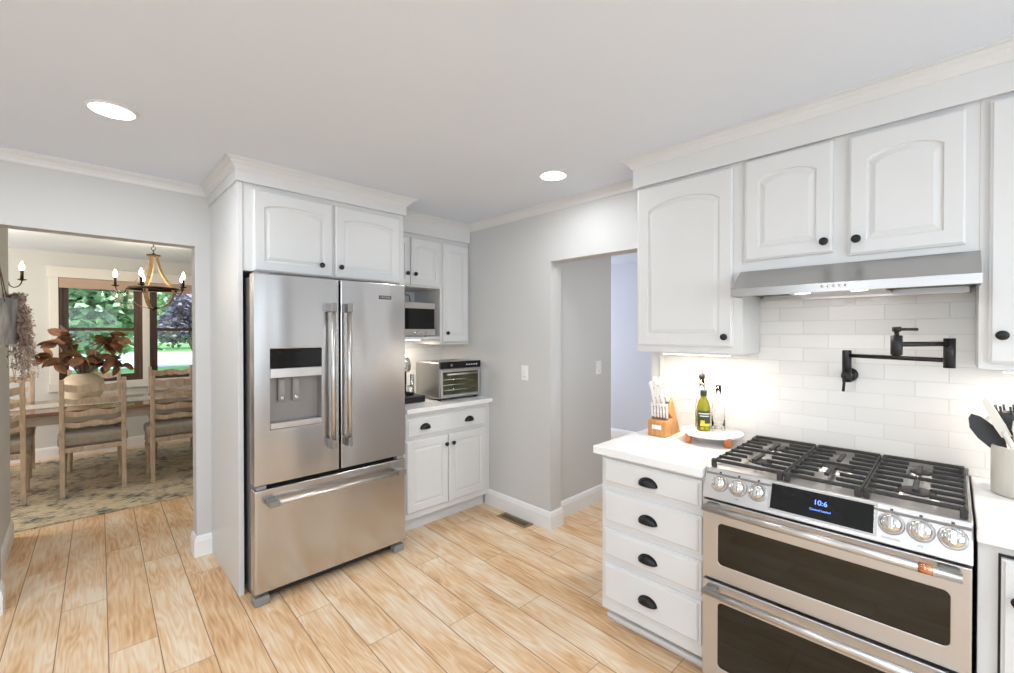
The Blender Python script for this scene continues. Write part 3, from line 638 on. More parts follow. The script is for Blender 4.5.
# handles
def fridge_handle(parent, a, b):
    a, b = V(a), V(b); dirv = (b - a).normalized()
    h = MB().tube([a, b], .0135, 18).build('handle', 'steel_plain', parent)
    for p, s in ((a, 1), (b, -1)):
        q = p + dirv * s * .025
        up = dirv
        MB().bar([q + V((0, -.017, 0)), V((q.x, DF + .0005, q.z))], .030, .052, up).build('handle_bracket', 'steel_dark', h, .003)
fridge_handle(ld, (1.070, DF - .055, .800), (1.070, DF - .055, 1.655))
fridge_handle(rd, (1.168, DF - .055, .800), (1.168, DF - .055, 1.655))
fridge_handle(fd, (.722, DF - .055, .563), (1.545, DF - .055, .563))
bd = MB().box(1.392, 1.478, DF - .003, DF + .001, 1.698, 1.722).build('badge', 'dark_ink', rd, .001)
text_mesh('badge_lettering', 'MAYTAG', .017, 'chrome', bd, (1.435, DF - .0033, 1.710), (1, 0, 0), (0, 0, 1))
for xx in (.667, 1.505):
    MB().box(xx, xx + .078, 2.612, 2.69, .0, .048).build('foot', 'plastic_grey', fr, .008, 2)
MB().box(.745, 1.505, 2.66, 2.70, .02, .075).build('kick_grille', 'dark', fr)
for xx in (.69, 1.49): MB().box(xx, xx + .07, DF + .03, DF + .13, 1.79, 1.815).build('hinge_cover', 'plastic_grey', fr, .004)
for xx, in ((.675,),(1.52,)): MB().box(xx, xx + .05, DF - .0, DF + .05, .634, .653).build('hinge_bracket', 'plastic_grey', fr, .002)

# ------------------------------------------------------------ toaster oven and coffee machine
to = thing('toaster_oven', (2.3, 3.1, .893), 'stainless countertop toaster oven with glass door in the corner', 'toaster oven')
tx0, tx1, ty0, ty1, tz0, tz1 = 2.03, 2.475, 2.93, 3.28, .908, 1.195
# turned a little to the left, so build in local and rotate the empty
def put(o, loc, rzv): o.location = loc; o.rotation_euler = (0, 0, rzv)
OFF[to.name] = V((0, 0, 0))
MB().box(-.225, .225, -.16, .19, .012, .285).build('body', 'steel_mid', to, .012, 3)
MB().box(-.225, .225, -.176, -.160, .238, .289).build('control_strip', 'blackglass', to, .004)
for k in range(5): MB().box(.055 + k * .028, .069 + k * .028, -.1785, -.176, .258, .266).build('button', 'white_ink', to)
MB().lathe([(.010, 0), (.010, .008), (0, .009)], (-.11, -.176, .263), (0, -1, 0), 14).build('button', 'steel_dark', to)
dd = MB().frame((-.218, -.160, .020), UF, NF, (0, .436), (0, .213), (.022, .414), (.022, .190), 0, .016).build('door', 'steel_plain', to, .003)
MB().box(-.196, .196, -.1735, -.1705, .042, .210).build('door_glass', 'glass', dd)
MB().box(-.196, .196, -.1612, -.1604, .042, .210).build('oven_cavity', 'ovenlit', to)
for zz in (.075, .115, .155): MB().tube([(-.19, -.1655, zz), (.19, -.1655, zz)], .0028, 8).build('rack', 'chrome', to)
MB().tube([(-.17, -.195, .196), (.17, -.195, .196)], .007, 10).tube([(-.165, -.195, .196), (-.165, -.176, .196)], .005, 8).tube([(.165, -.195, .196), (.165, -.176, .196)], .005, 8).build('handle', 'steel_plain', dd)
text_mesh('maker_mark', 'NINJA', .012, 'white_ink', dd, (.0, -.1762, .031), (1, 0, 0), (0, 0, 1))
for a, bq in ((-.2, -.13), (.2, -.13), (-.2, .15), (.2, .15)): MB().lathe([(.014, 0), (.014, .013)], (a, bq, 0), (0, 0, 1), 10).build('foot', 'black', to)
put(to, (2.306, 3.078, .9235), 0); to.scale = (.955, 1, 1.10)
cm = thing('coffee_machine', (1.86, 3.1, .893), 'chrome and black pod coffee machine half hidden by the refrigerator', 'coffee machine')
cx, cy, cz = 1.885, 3.15, .9235
MB().box(cx - .10, cx + .125, cy - .16, cy + .12, cz, cz + .055).build('base_tray', 'black', cm, .010, 2)
MB().lathe([(.055, .055), (.055, .29), (.05, .30)], (cx, cy + .03, cz), seg=24).build('water_column', 'blackglass', cm)
MB().lathe([(.052, .24), (.062, .26), (.064, .29), (.060, .325), (.045, .355), (.02, .370), (0, .373)], (cx, cy - .02, cz), seg=24).build('brew_head', 'chrome', cm)
MB().tube([(cx + .06, cy - .06, cz + .055), (cx + .06, cy - .06, cz + .22)], .016, 14).build('frother', 'chrome', cm)
MB().lathe([(.03, .055), (.034, .13), (.033, .13), (.028, .06)], (cx + .02, cy - .09, cz), seg=18).build('cup', 'chrome', cm)

# ------------------------------------------------------------ range
rg = thing('gas_range', (2.17, .34, 0), 'stainless double oven gas range with six front knobs', 'range')
RY0, RY1 = -.044, .724
FX = 1.838
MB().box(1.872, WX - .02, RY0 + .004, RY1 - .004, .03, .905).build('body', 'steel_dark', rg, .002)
for yy in (RY0 + .04, RY1 - .04):
    for xx in (1.95, 2.45): MB().lathe([(.018, 0), (.018, .03)], (xx, yy, 0), (0, 0, 1), 12).build('foot', 'black', rg)
# cooktop tray
MB().box(1.895, WX - .016, RY0, RY1, .903, .921).build('cooktop', 'steel_range', rg, .003)
MB().box(WX - .045, WX - .0145, RY0, RY1, .921, .945).build('rear_vent', 'steel_dark', rg, .003)
# control panel (slanted)
pbx, pbz, ptx, ptz = 1.836, .806, 1.882, .921
prof = [V((pbx, 0, pbz)), V((ptx, 0, ptz)), V((1.93, 0, ptz + .001)), V((1.93, 0, pbz))]
cp = MB().extrude([p + V((0, RY0, 0)) for p in prof], (0, 0, 0), (0, RY1 - RY0, 0)).build('control_panel', 'steel_range', rg, .004)
sl = V((ptx - pbx, 0, ptz - pbz)).normalized(); pn = V((-sl.z, 0, sl.x))
def onp(y, t, n=0): return V((pbx, y, pbz)) + sl * t + pn * n
dsp = MB().extrude([onp(.478, .022, 0), onp(.180, .022, 0), onp(.180, .112, 0), onp(.478, .112, 0)], pn * .0005, pn * .0025).build('display', 'blackglass', cp)
MB().extrude([onp(.486, .015, 0), onp(.172, .015, 0), onp(.172, .119, 0), onp(.486, .119, 0)], pn * -.001, pn * .0018).build('display_bezel', 'chrome', cp)
text_mesh('clock_digits', '10:6', .024, 'blue_led', dsp, onp(.325, .078, .0032), (0, -1, 0), sl)
text_mesh('display_message', 'Control Locked', .0095, 'blue_led', dsp, onp(.325, .053, .0032), (0, -1, 0), sl)
for yy in (.664, .594, .524, .137, .068, -.002):
    P = onp(yy, .066, 0)
    k = MB().lathe([(.0335, 0), (.0335, .006), (.031, .010), (.029, .010), (.029, .004)], P, pn, 30).build('knob', 'steel_plain', cp)
    MB().lathe([(.0275, .003), (.0265, .020), (.023, .027), (.010, .030), (0, .0305)], P, pn, 26).build('knob_face', 'chrome', k)
    MB().bar([P + pn * .032 - sl * .021, P + pn * .032 + sl * .021], .015, .016, pn).build('knob_grip', 'chrome', k, .004)
    MB().extrude([onp(yy + .004, .106), onp(yy - .004, .106), onp(yy - .004, .113), onp(yy + .004, .113)], pn * .0002, pn * .0006).build('burner_mark', 'dark_ink', cp)
for yy, s in ((.594, 'LITE'), (.137, 'CENTER OVAL'), (.068, 'LITE')):
    text_mesh('knob_lettering', s, .007, 'dark_ink', cp, onp(yy, .020, .0004), (0, -1, 0), sl)
# doors
def oven_door(z0, z1, wz0, wz1, hz, band):
    d = MB().rframe((FX, RY1 - .002, 0), UR, NR, (0, RY1 - RY0 - .004), (z0, z1), (.062, RY1 - .005), (wz0, wz1), .018, -.034, 0).build('oven_door', 'steel_range', rg, .004, 2)
    g = MB().box(FX + .001, FX + .02, .000, RY1 - .060, wz0 - .002, wz1 + .002).build('oven_window', 'ovenglass', d, .001)
    MB().tube([(FX - .002, .012, wz0 + .012), (FX - .002, .012, wz1 - .012)], .0006, 6).build('window_edge', 'dark', g) if False else None
    hx = FX - .050
    h = MB().tube([(hx, RY1 - .022, hz), (hx, RY0 + .022, hz)], .0145, 20).build('handle', 'steel_range', d)
    for yy in (RY1 - .050, RY0 + .050):
        MB().bar([(hx, yy, hz), (FX + .001, yy, hz)], .05, .026, (0, 0, 1)).build('handle_bracket', 'steel_range', h, .006)
    if band:
        MB().tube([(hx, .070, hz), (hx, .038, hz)], .0150, 20).build('handle_band', 'copper', h, label='copper handle band')
        text_mesh('band_lettering', 'CAFE', .009, 'dark_ink', h, (hx - .0152, .054, hz), (0, -1, 0), (0, 0, 1)) if False else None
    return d
oven_door(.482, .798, .548, .713, .782, True)
oven_door(.075, .470, .13, .392, .448, False)
MB().box(FX + .02, 1.872, RY0 + .01, RY1 - .01, .46, .812).build('gap_shade', 'dark', rg)  # dark block behind the oven doors, standing in for shade between them
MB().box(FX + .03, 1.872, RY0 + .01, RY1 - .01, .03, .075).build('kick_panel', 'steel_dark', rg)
# burners
for (bx_, by_, br_) in ((2.04, .565, .045), (2.33, .565, .038), (2.19, .325, .055), (2.04, .085, .052), (2.33, .085, .035)):
    bq = MB().lathe([(br_ + .018, 0), (br_ + .016, .004), (br_, .006), (br_, .014), (br_ * .9, .016)], (bx_, by_, .921), seg=28).build('burner', 'steel_plain', rg)
    MB().lathe([(br_ * .92, .016), (br_ * .95, .020), (br_ * .8, .024), (0, .025)], (bx_, by_, .921), seg=28).build('burner_cap', 'iron', bq)
# grates
def grate(y0, y1):
    g = MB(); zt = .955; xa, xb = 1.905, 2.485; w = .0095
    def bary(x, a, b, z=zt): g.box(x - w / 2, x + w / 2, a, b, z - .014, z)
    bary(xa, y0 + .004, y1 - .004); bary(xb, y0 + .004, y1 - .004)
    ym = (y0 + y1) / 2
    n = 8
    for k in range(1, n):
        x = xa + (xb - xa) * k / n
        mid = k == 4
        if k == 3 or k == 6:
            pass
        ln = (y1 - y0) * (.36 if not mid else .5)
        bary(x, y0 + .006, y0 + ln, zt - .001); bary(x, y1 - ln, y1 - .006, zt - .001)
    for yy in (y0 + .006, y1 - .006):     # side rails lower
        g.box(xa, xb, yy - .005, yy + .005, zt - .022, zt - .009)
    g.box(xa + .10, xa + .235, ym - .008, ym + .008, zt - .013, zt); g.box(xb - .235, xb - .10, ym - .008, ym + .008, zt - .013, zt)
    for xx in (xa, xb):
        for yy in (y0 + .011, y1 - .011): g.box(xx - .010, xx + .010, yy - .009, yy + .009, .921, zt - .004)
    return g.build('grate', 'iron', rg, .0035, 2)
grate(.449, .712); grate(.216, .447); grate(-.036, .214)

# ------------------------------------------------------------ range hood
hd = thing('range_hood', (2.3, .32, 1.63), 'stainless steel under cabinet range hood with five buttons', 'range hood')
hy0, hy1 = Y2R - .004, Y2L + .006
ht, hl, hb, hx1 = rz(1.762), 1.677, 1.641, 2.10
o = MB()
# canopy: sloped front, vertical lip, open bottom (thin sheet)
pr = [V((RX - .018, 0, ht)), V((hx1, 0, hl)), V((hx1, 0, hb)), V((hx1 + .006, 0, hb)), V((hx1 + .006, 0, hl - .003)), V((RX - .016, 0, ht - .008)), V((WX - .02, 0, ht - .008)), V((WX - .02, 0, ht))]
o.extrude([p + V((0, hy0, 0)) for p in pr], (0, 0, 0), (0, hy1 - hy0, 0))
for yy in (hy0, hy1 - .003):
    side = [V((RX - .017, yy, ht - .001)), V((hx1 + .001, yy, hl - .001)), V((hx1 + .001, yy, hb)), V((RX+.02, yy, hb + .003)), V((RX+.02, yy, ht - .001))]
    o.extrude(side, (0, 0, 0), (0, .003, 0))
o.build('canopy', 'steel_hood', hd, .0015)
M['filter'] = mat('grease_filter_mesh', (.13, .12, .085), .5, .4, var=.2, scale=40)
MB().box(hx1 + .008, WX - .05, .185, .505, hb + .006, hb + .016).build('light_panel', 'steel_plain', hd, .002)
for yy in (.255, .44): MB().lathe([(.026, 0), (.026, .004), (0, .005)], (hx1 + .045, yy, hb + .006), (0, 0, -1), 20).build('lamp_lens', 'bright_lens', hd)
MB().box(hx1 + .006, WX - .05, hy0 + .004, .184, hb + .022, hb + .030).build('grease_filter', 'filter', hd)
MB().box(hx1 + .006, WX - .05, .506, hy1 - .004, hb + .022, hb + .030).build('grease_filter', 'filter', hd)
MB().box(WX - .05, WX - .0135, hy0 + .02, hy1 - .03, hb - .004, hb + .05).build('rear_rail', 'steel_plain', hd, .002)
for k in range(5): MB().lathe([(.005, 0), (.005, .006), (.004, .008), (0, .0085)], (hx1, .365 - .0185 * k, .5 * (hl + hb) + .004), (-1, 0, 0), 14).build('button', 'chrome', hd)
light('AREA', 'hood_lamp', (2.08 - 2.3, 0.0, hb - .015 - 1.63), .9, (1, .9, .78), .06, .3, (0, 0, -1), parent=hd)

# ------------------------------------------------------------ pot filler
pf = thing('pot_filler', (2.44, .32, 1.25), 'matte black folding pot filler faucet on the tiles above the range', 'faucet')
p1, p2, p3 = (2.432, .331), (2.26, .0105), (2.045, .140)
MB().lathe([(.031, 0), (.031, .006), (.026, .010), (.012, .012), (.012, .075)], (WX - .0125, .331, 1.290), (-1, 0, 0), 24).build('wall_flange', 'black', pf)
MB().lathe([(.019, -.02), (.019, .02), (.015, .026)], (2.436, .331, 1.290), (-1, 0, 0), 18).build('valve', 'black', pf)
MB().tube([(2.410, .335, 1.290), (2.402, .339, 1.222)], .0055, 12).build('lever', 'black', pf)
MB().lathe([(.017, -.012), (.017, .125), (.015, .128)], (*p1, 1.275), seg=20).build('pivot_post', 'black', pf)
MB().tube([(*p1, 1.380), (*p2, 1.380)], .0085, 14).build('arm', 'black', pf)
MB().lathe([(.0165, 0), (.0165, .108)], (*p2, 1.352), seg=20).build('pivot_post', 'black', pf)
MB().tube([(*p2, 1.440), (*p3, 1.440)], .0085, 14).build('arm', 'black', pf)
MB().lathe([(.011, -.006), (.0165, 0), (.0165, .065), (.007, .067), (.007, .078), (.0125, .080), (.0125, .096)], (*p3, 1.405), seg=20).build('spout', 'black', pf)
MB().tube([(*p3, 1.492), (p3[0] + .03, p3[1] - .052, 1.492)], .005, 10).build('lever', 'black', pf)

# ------------------------------------------------------------ things on the worktops
kb = thing('knife_block', (2.27, 1.12, .9155), 'orange-brown wooden knife block left of the olive oil bottle', 'knife block')
OFF[kb.name] = V((0, 0, 0))
# local: front faces -y, back +y
f = [V((0, -.052, 0)), V((0, .020, 0)), V((0, .030, .075)), V((0, -.052, .068))]
MB().extrude([p + V((-.052, 0, 0)) for p in f], (0, 0, 0), (.104, 0, 0)).build('steak_knife_box', 'blockwood', kb, .004)
f = [V((0, .022, .0)), V((0, .098, 0)), V((0, .098, .03)), V((0, .040, .160)), V((0, .000, .130))]
f = [V((0, .022, .0)), V((0, .120, 0)), V((0, .030, .165)), V((0, -.018, .115)), V((0, .031, .075))]
MB().extrude([p + V((-.045, 0, 0)) for p in f], (0, 0, 0), (.090, 0, 0)).build('main_block', 'blockwood', kb, .004)
MB().box(-.026, .026, -.0545, -.0518, .032, .050).build('name_plate', 'white_plastic', kb, label='white name plate')
kang = math.radians(-90); kb.scale = (1, 1.15, 1.25)
put(kb, (2.308, 1.130, .9155), kang)
kmat = Matrix.Translation(V((2.308, 1.130, .9155))) @ Matrix.Rotation(kang, 4, 'Z')
def knife(loc, tilt, L_, w, label, group):
    o = thing('kitchen_knife', (0, 0, 0), label, 'knife', group)
    OFF[o.name] = V((0, 0, 0))
    MB().bar([(0, 0, 0), (0, 0, L_ * .35), (0, 0.003, L_ * .7), (0, .002, L_)], [w * .7, w * .9, w * .8, w * 1.05], [w * 1.0, w * 1.15, w * 1.0, w * 1.4], (0, 1, 0)).build('handle', 'knifewhite', o, .003, 2)
    MB().box(-w * .36, w * .36, -w * .5, w * .5, -.010, .001).build('bolster', 'steel_dark', o)
    for q in (.3, .75): MB().tube([(-w * .55, 0.001, L_ * q), (w * .55, 0.001, L_ * q)], .0022, 8).build('rivet', 'dark', o)
    o.matrix_world = kmat @ Matrix.Translation(V((loc[0], loc[1] * 1.15, loc[2] * 1.25))) @ Matrix.Rotation(tilt, 4, 'X')
    return o
for k in range(6):
    knife((-.042 + k * .0168, -.018, .079), math.radians(10), .078, .012, 'white steak knife handle in the front row of the knife block', 'steak knives in the block')
big = [(-.032, -.005, .135, .115, .018), (-.010, -.002, .14, .125, .018), (.014, -.002, .14, .11, .018), (.032, .012, .152, .105, .018), (-.025, .020, .165, .10, .016), (.008, .022, .165, .105, .016)]
for k, (a, bq, cq, ll, ww) in enumerate(big):
    knife((a, bq - .004, cq), math.radians(24), ll + .02, ww, 'long white knife handle rising from the rear part of the knife block', 'large knives in the block')

# raised serving board
sb = thing('serving_board', (2.375, .875, .9155), 'round white marble board raised on orange wooden feet', 'serving board')
MB().lathe([(.144, .038), (.151, .041), (.152, .050), (.149, .053), (0, .0535)], (2.362, .885, .9155), seg=48).build('board', 'marble', sb)
for an in (150, 233, 336, 56):
    a = math.radians(an); p = V((2.362 + .138 * math.cos(a), .885 + .138 * math.sin(a), .9155))
    MB().lathe([(.0165, 0), (.0185, .012), (.018, .043), (.015, .046)], p, seg=16).build('foot', 'footwood', sb)
ob = thing('olive_oil_bottle', (2.36, .905, .969), 'green-gold bottle of olive oil with dark cap on the round board', 'bottle')
oc = (2.345, .918, .9695)
MB().lathe([(.030, 0), (.034, .004), (.034, .085), (.033, .12), (.026, .15), (.016, .168), (.013, .178), (.013, .19)], oc, seg=28).build('bottle_body', 'oil', ob)
MB().lathe([(.0165, .180), (.0165, .208), (.0155, .210), (0, .210)], oc, seg=24).build('cap', 'greencap', ob)
def label_patch(c, r, a0, a1, z0, z1, m, nm, par, base=0):
    vs = []; n = 14
    for i in range(n + 1):
        a = math.radians(a0 + (a1 - a0) * i / n)
        for z in (z0, z1): vs.append((c[0] + r * math.cos(a), c[1] + r * math.sin(a), c[2] + z))
        for z in (z1, z0): vs.append((c[0] + (r - .0006) * math.cos(a), c[1] + (r - .0006) * math.sin(a), c[2] + z))
    fs = [(i * 4 + j, i * 4 + (j + 1) % 4, i * 4 + 4 + (j + 1) % 4, i * 4 + 4 + j) for i in range(n) for j in range(4)]
    return MB().add(vs, fs).build(nm, m, par)
M['label_dark'] = mat('label_dark_olive', (.04, .05, .02), .5)
M['label_yellow'] = mat('label_yellow', (.75, .62, .05), .5)
lb = label_patch(oc, .0347, 150, 270, .022, .105, 'label_dark', 'label', ob)
label_patch(oc, .0351, 160, 262, .088, .094, 'white_ink', 'label_stripe', lb)
label_patch(oc, .0351, 172, 250, .076, .081, 'white_ink', 'label_stripe', lb)
label_patch(oc, .0351, 175, 262, .026, .040, 'label_yellow', 'label_band', lb)
label_patch(oc, .0351, 178, 212, .040, .056, 'label_yellow', 'label_olive', lb)
# clear glass cruets behind
def cruet(c, top, label, pourer):
    o = thing('glass_cruet', c, label, 'bottle')
    MB().lathe([(.030, 0), (.033, .003), (.033, top * .45), (.028, top * .6), (.014, top * .78), (.013, top), (.010, top), (.010, top * .78), (.024, top * .6), (.029, top * .45), (.029, .008), (0, .006)], c, seg=24).build('bottle_body', 'clearglass', o)
    if pourer:
        p = MB().lathe([(.009, top - .012), (.013, top), (.016, top + .010), (.014, top + .026)], c, seg=16).build('stopper', 'black', o)
        MB().tube([(c[0], c[1], c[2] + top + .02), (c[0], c[1], c[2] + top + .07)], .004, 10).build('pour_spout', 'steel_dark', p)
    return o
cruet((2.405, .950, .9695), .262, 'clear glass cruet with black stopper and steel spout behind the oil bottle', True)
cruet((2.405, .865, .9695), .235, 'clear glass bottle without stopper right of the oil bottle', False)

# utensil crock
cc = (2.33, -.172, .9155)
ck = thing('utensil_crock', cc, 'cream ribbed crock full of cooking tools at the right edge', 'crock')
MB().lathe([(.070, 0), (.077, .004), (.078, .165), (.076, .170), (.072, .170), (.071, .012), (0, .010)], cc, seg=48).build('vessel', 'crock', ck)
def tool(name, label, parts, base, dirv, cat, spin=0):
    o = thing(name, base, label, cat); OFF[o.name] = V((0, 0, 0)); d = V(dirv).normalized()
    for nm, fn, m in parts: fn().build(nm, m, o)
    q = d.to_track_quat('Z', 'Y') @ Matrix.Rotation(math.radians(spin), 3, 'Z').to_quaternion(); o.rotation_mode = 'QUATERNION'; o.rotation_quaternion = q; o.location = base
    return o
def blade_poly(pts, th): 
    return lambda: MB().extrude([V((x, -th / 2, z)) for x, z in pts], (0, 0, 0), (0, th, 0))
def stick(r, L_): return lambda: MB().tube([(0, 0, 0), (0, 0, L_)], r, 12)
bx_, by_, bz_ = cc[0], cc[1], cc[2] + .02
spat = [(-.010, .17), (-.028, .19), (-.034, .23), (-.030, .27), (-.012, .30), (.004, .31), (.018, .29), (.026, .25), (.024, .20), (.010, .17)]
def tooldir(lx, up): # lx: lean to picture left (+), metres
    l = V((-.2, .98, 0)); return l * lx + V((0, 0, up))
tool('spatula', 'black nylon spatula leaning far left out of the crock', [('handle', stick(.006, .18), 'nonstick'), ('blade', blade_poly(spat, .008), 'nonstick')], (bx_ + .02, by_ - .052, bz_), tooldir(.74, 1), 'utensil', 90)
tool('turner', 'long cream plastic spatula standing upright in the crock', [('handle', stick(.008, .22), 'creamplastic'), ('blade', blade_poly([(-.012, .20), (-.015, .24), (-.010, .33), (.0, .345), (.010, .33), (.014, .24), (.012, .20)], .006), 'creamplastic')], (bx_ - .015, by_ - .036, bz_), tooldir(.43, 1), 'utensil', 70)
tool('whisk', 'steel wire whisk behind the cream spatula in the crock', [('handle', stick(.007, .16), 'steel_plain')] + [('wire_loop', (lambda an=an: MB().tube([(0.03 * math.sin(PI * t / 12) * math.cos(an) * 1.0, .03 * math.sin(PI * t / 12) * math.sin(an), .15 + .11 * (1 - math.cos(PI * t / 12)) / 2 * 1.0) for t in range(13)] , .0014, 6)), 'steel_plain') for an in [k * PI / 3 for k in range(6)]], (bx_ + .045, by_ - .01, bz_), tooldir(.36, 1), 'utensil')
tool('pasta_fork', 'dark slotted pasta server with teeth at the top of the crock', [('handle', stick(.007, .20), 'nonstick'), ('head', (lambda: MB().lathe([(.008, .19), (.026, .215), (.032, .25), (.030, .27), (.026, .27), (.027, .25), (.02, .22)], (0, 0, 0), seg=18)), 'nonstick')] + [('tooth', (lambda k=k: MB().tube([(.029 * math.cos(k), .029 * math.sin(k), .262), (.031 * math.cos(k), .031 * math.sin(k), .292)], .0035, 6)), 'nonstick') for k in [i * PI / 4 for i in range(8)]], (bx_, by_ + .012, bz_), tooldir(.10, 1), 'utensil', 90)
tool('slotted_turner', 'dark slotted turner at the right picture edge in the crock', [('handle', stick(.006, .19), 'nonstick'), ('blade', (lambda: MB().box(-.034, -.020, -.003, .003, .18, .29).box(-.012, -.004, -.003, .003, .18, .29).box(.004, .012, -.003, .003, .18, .29).box(.020, .034, -.003, .003, .18, .29).box(-.034, .034, -.003, .003, .17, .19).box(-.034, .034, -.003, .003, .28, .30)), 'nonstick')], (bx_ + .01, by_ - .04, bz_), tooldir(-.02, 1), 'utensil', 80)
tool('serving_spoon', 'cream plastic spoon with a wide bowl at the front of the crock', [('handle', stick(.006, .17), 'creamplastic'), ('bowl', blade_poly([(-.008, .16), (-.024, .185), (-.030, .215), (-.024, .245), (0, .26), (.024, .245), (.030, .215), (.024, .185), (.008, .16)], .010), 'creamplastic')], (bx_ - .035, by_ - .02, bz_), tooldir(.10, 1), 'utensil', 90)

# ------------------------------------------------------------ electrical plates, vent, ceiling lights
def plate(name, P, U, Nn, w, h, label, cat, kind):
    U = V(U); Nn = V(Nn); P = V(P); o = thing(name, P, label, cat)
    def bx(u0, u1, v0, v1, n0, n1):
        return MB().extrude([P + U * u0 + ZU * v0, P + U * u1 + ZU * v0, P + U * u1 + ZU * v1, P + U * u0 + ZU * v1], Nn * n0, Nn * (n1 - n0))
    bx(-w / 2, w / 2, -h / 2, h / 2, 0, .005).build('cover_plate', 'white_plastic', o, .0015)
    gangs = max(1, round(w / .08))
    for g in range(gangs):
        uc = (g - (gangs - 1) / 2) * .046
        if kind == 'switch':
            bx(uc - .0165, uc + .0165, -.033, .033, .005, .008).build('rocker', 'white_plastic', o, .001)
            bx(uc - .006, uc + .006, -.029, -.024, .008, .0085).build('status_slot', 'plastic_grey', o)
        else:
            bx(uc - .0165, uc + .0165, -.033, .033, .005, .0065).build('socket', 'white_plastic', o, .001)
            for vv in (-.018, .018):
                bx(uc - .007, uc - .005, vv - .004, vv + .004, .0065, .0068).build('slot', 'dark', o); bx(uc + .005, uc + .007, vv - .004, vv + .004, .0065, .0068).build('slot', 'dark', o)
    return o
plate('light_switch', (WX, 2.377, 1.162), UR, NR, .072, .118, 'white single light switch on the grey wall by the floor vent', 'switch', 'switch')
plate('light_switch', (3.275, 2.19, 1.175), UF, NF, .075, .118, 'white switch on the hallway wall inside the doorway', 'switch', 'switch')
plate('power_outlet', (WX - .012, 1.06, 1.158), UR, NR, .115, .118, 'white double outlet plate left on the tiles behind the oil bottle', 'outlet', 'outlet')
plate('power_outlet', (WX - .012, .905, 1.165), UR, NR, .072, .118, 'white outlet plate on the tiles right of the oil bottle', 'outlet', 'outlet')
fv = thing('floor_vent', (2.455, 2.42, 0), 'brass coloured floor register beside the grey wall', 'vent')
M['ventm'] = mat('vent_bronze', (.34, .25, .15), .5, .4)
MB().frame((2.405, 2.265, 0), (1, 0, 0), (0, -1, 0), (0, .1), (0, .31), (.02, .08), (.02, .29), 0, .001)
v = []
b = MB()
for (x0, x1, y0, y1) in ((2.405, 2.425, 2.265, 2.575), (2.485, 2.505, 2.265, 2.575), (2.425, 2.485, 2.265, 2.285), (2.425, 2.485, 2.555, 2.575)): b.box(x0, x1, y0, y1, .0002, .005)
b.build('vent_frame', 'ventm', fv)
b = MB()
for k in range(13): y = 2.295 + k * .0205; b.box(2.425, 2.485, y, y + .006, .0015, .004)
b.build('louvres', 'ventm', fv)
MB().box(2.425, 2.485, 2.285, 2.555, .0002, .001).build('vent_opening', 'dark', fv)

def recessed(x, y, label, e, group=None):
    o = thing('recessed_light', (x, y, CEIL), label, 'light', group)
    MB().lathe([(.088, 0), (.088, .004), (.083, .008), (.077, .008), (.076, .0)], (x, y, CEIL), (0, 0, -1), 40).build('trim_ring', 'trim', o)
    MB().lathe([(.0765, 0), (.0765, .006), (0, .0061)], (x, y, CEIL), (0, 0, -1), 40).build('lens', 'bright_lens', o)
    light('AREA', 'downlight', (0, 0, -.02), e, (.93, .97, 1), .15, direction=(0, 0, -1), shape='DISK', parent=o)
recessed(.112, 2.545, 'round recessed ceiling light above the dining room opening', 8)
recessed(2.075, 1.715, 'round recessed ceiling light nearest the grey wall and doorway', 5)
for x, y in ((-1.2, 2.4), (.2, .6), (-1.3, -.1), (.7, -1.5), (-.6, -1.2)):  # extra unseen downlights, added to brighten the kitchen
    recessed(x, y, 'added unseen recessed ceiling light outside the picture', 9, 'added recessed lights outside the picture')
recessed(3.3, .9, 'added unseen recessed ceiling light brightening the hallway', 16)  # unseen lamp added to lighten the hall wall

# ------------------------------------------------------------ dining room
tag(MB().box(-2.3, 2.4, 4.85, 7.25, .0003, .012).build('area_rug', 'rug'), 'beige and blue-grey distressed area rug under the dining table', 'rug')
tb = thing('dining_table', (.1, 6.2, 0), 'long dining table with brown wooden top and cream apron', 'table')
MB().box(-1.35, 1.55, 5.68, 6.72, .730, .762).build('tabletop', 'tablewood', tb, .008, 2)
MB().box(-1.20, 1.40, 5.78, 6.62, .635, .730).build('apron', 'tablecream', tb, .003)
for xx in (-1.15, 1.35):
    for yy in (5.83, 6.57): MB().lathe([(.035, .013), (.04, .03), (.028, .06), (.045, .30), (.05, .50), (.03, .56), (.05, .60), (.05, .64)], (xx, yy, 0), seg=16).build('leg', 'tablecream', tb)
tag(MB().box(-1.28, 1.48, 6.02, 6.38, .7625, .767).build('table_runner', 'runner', None, .001), 'textured cream runner along the dining table', 'runner')

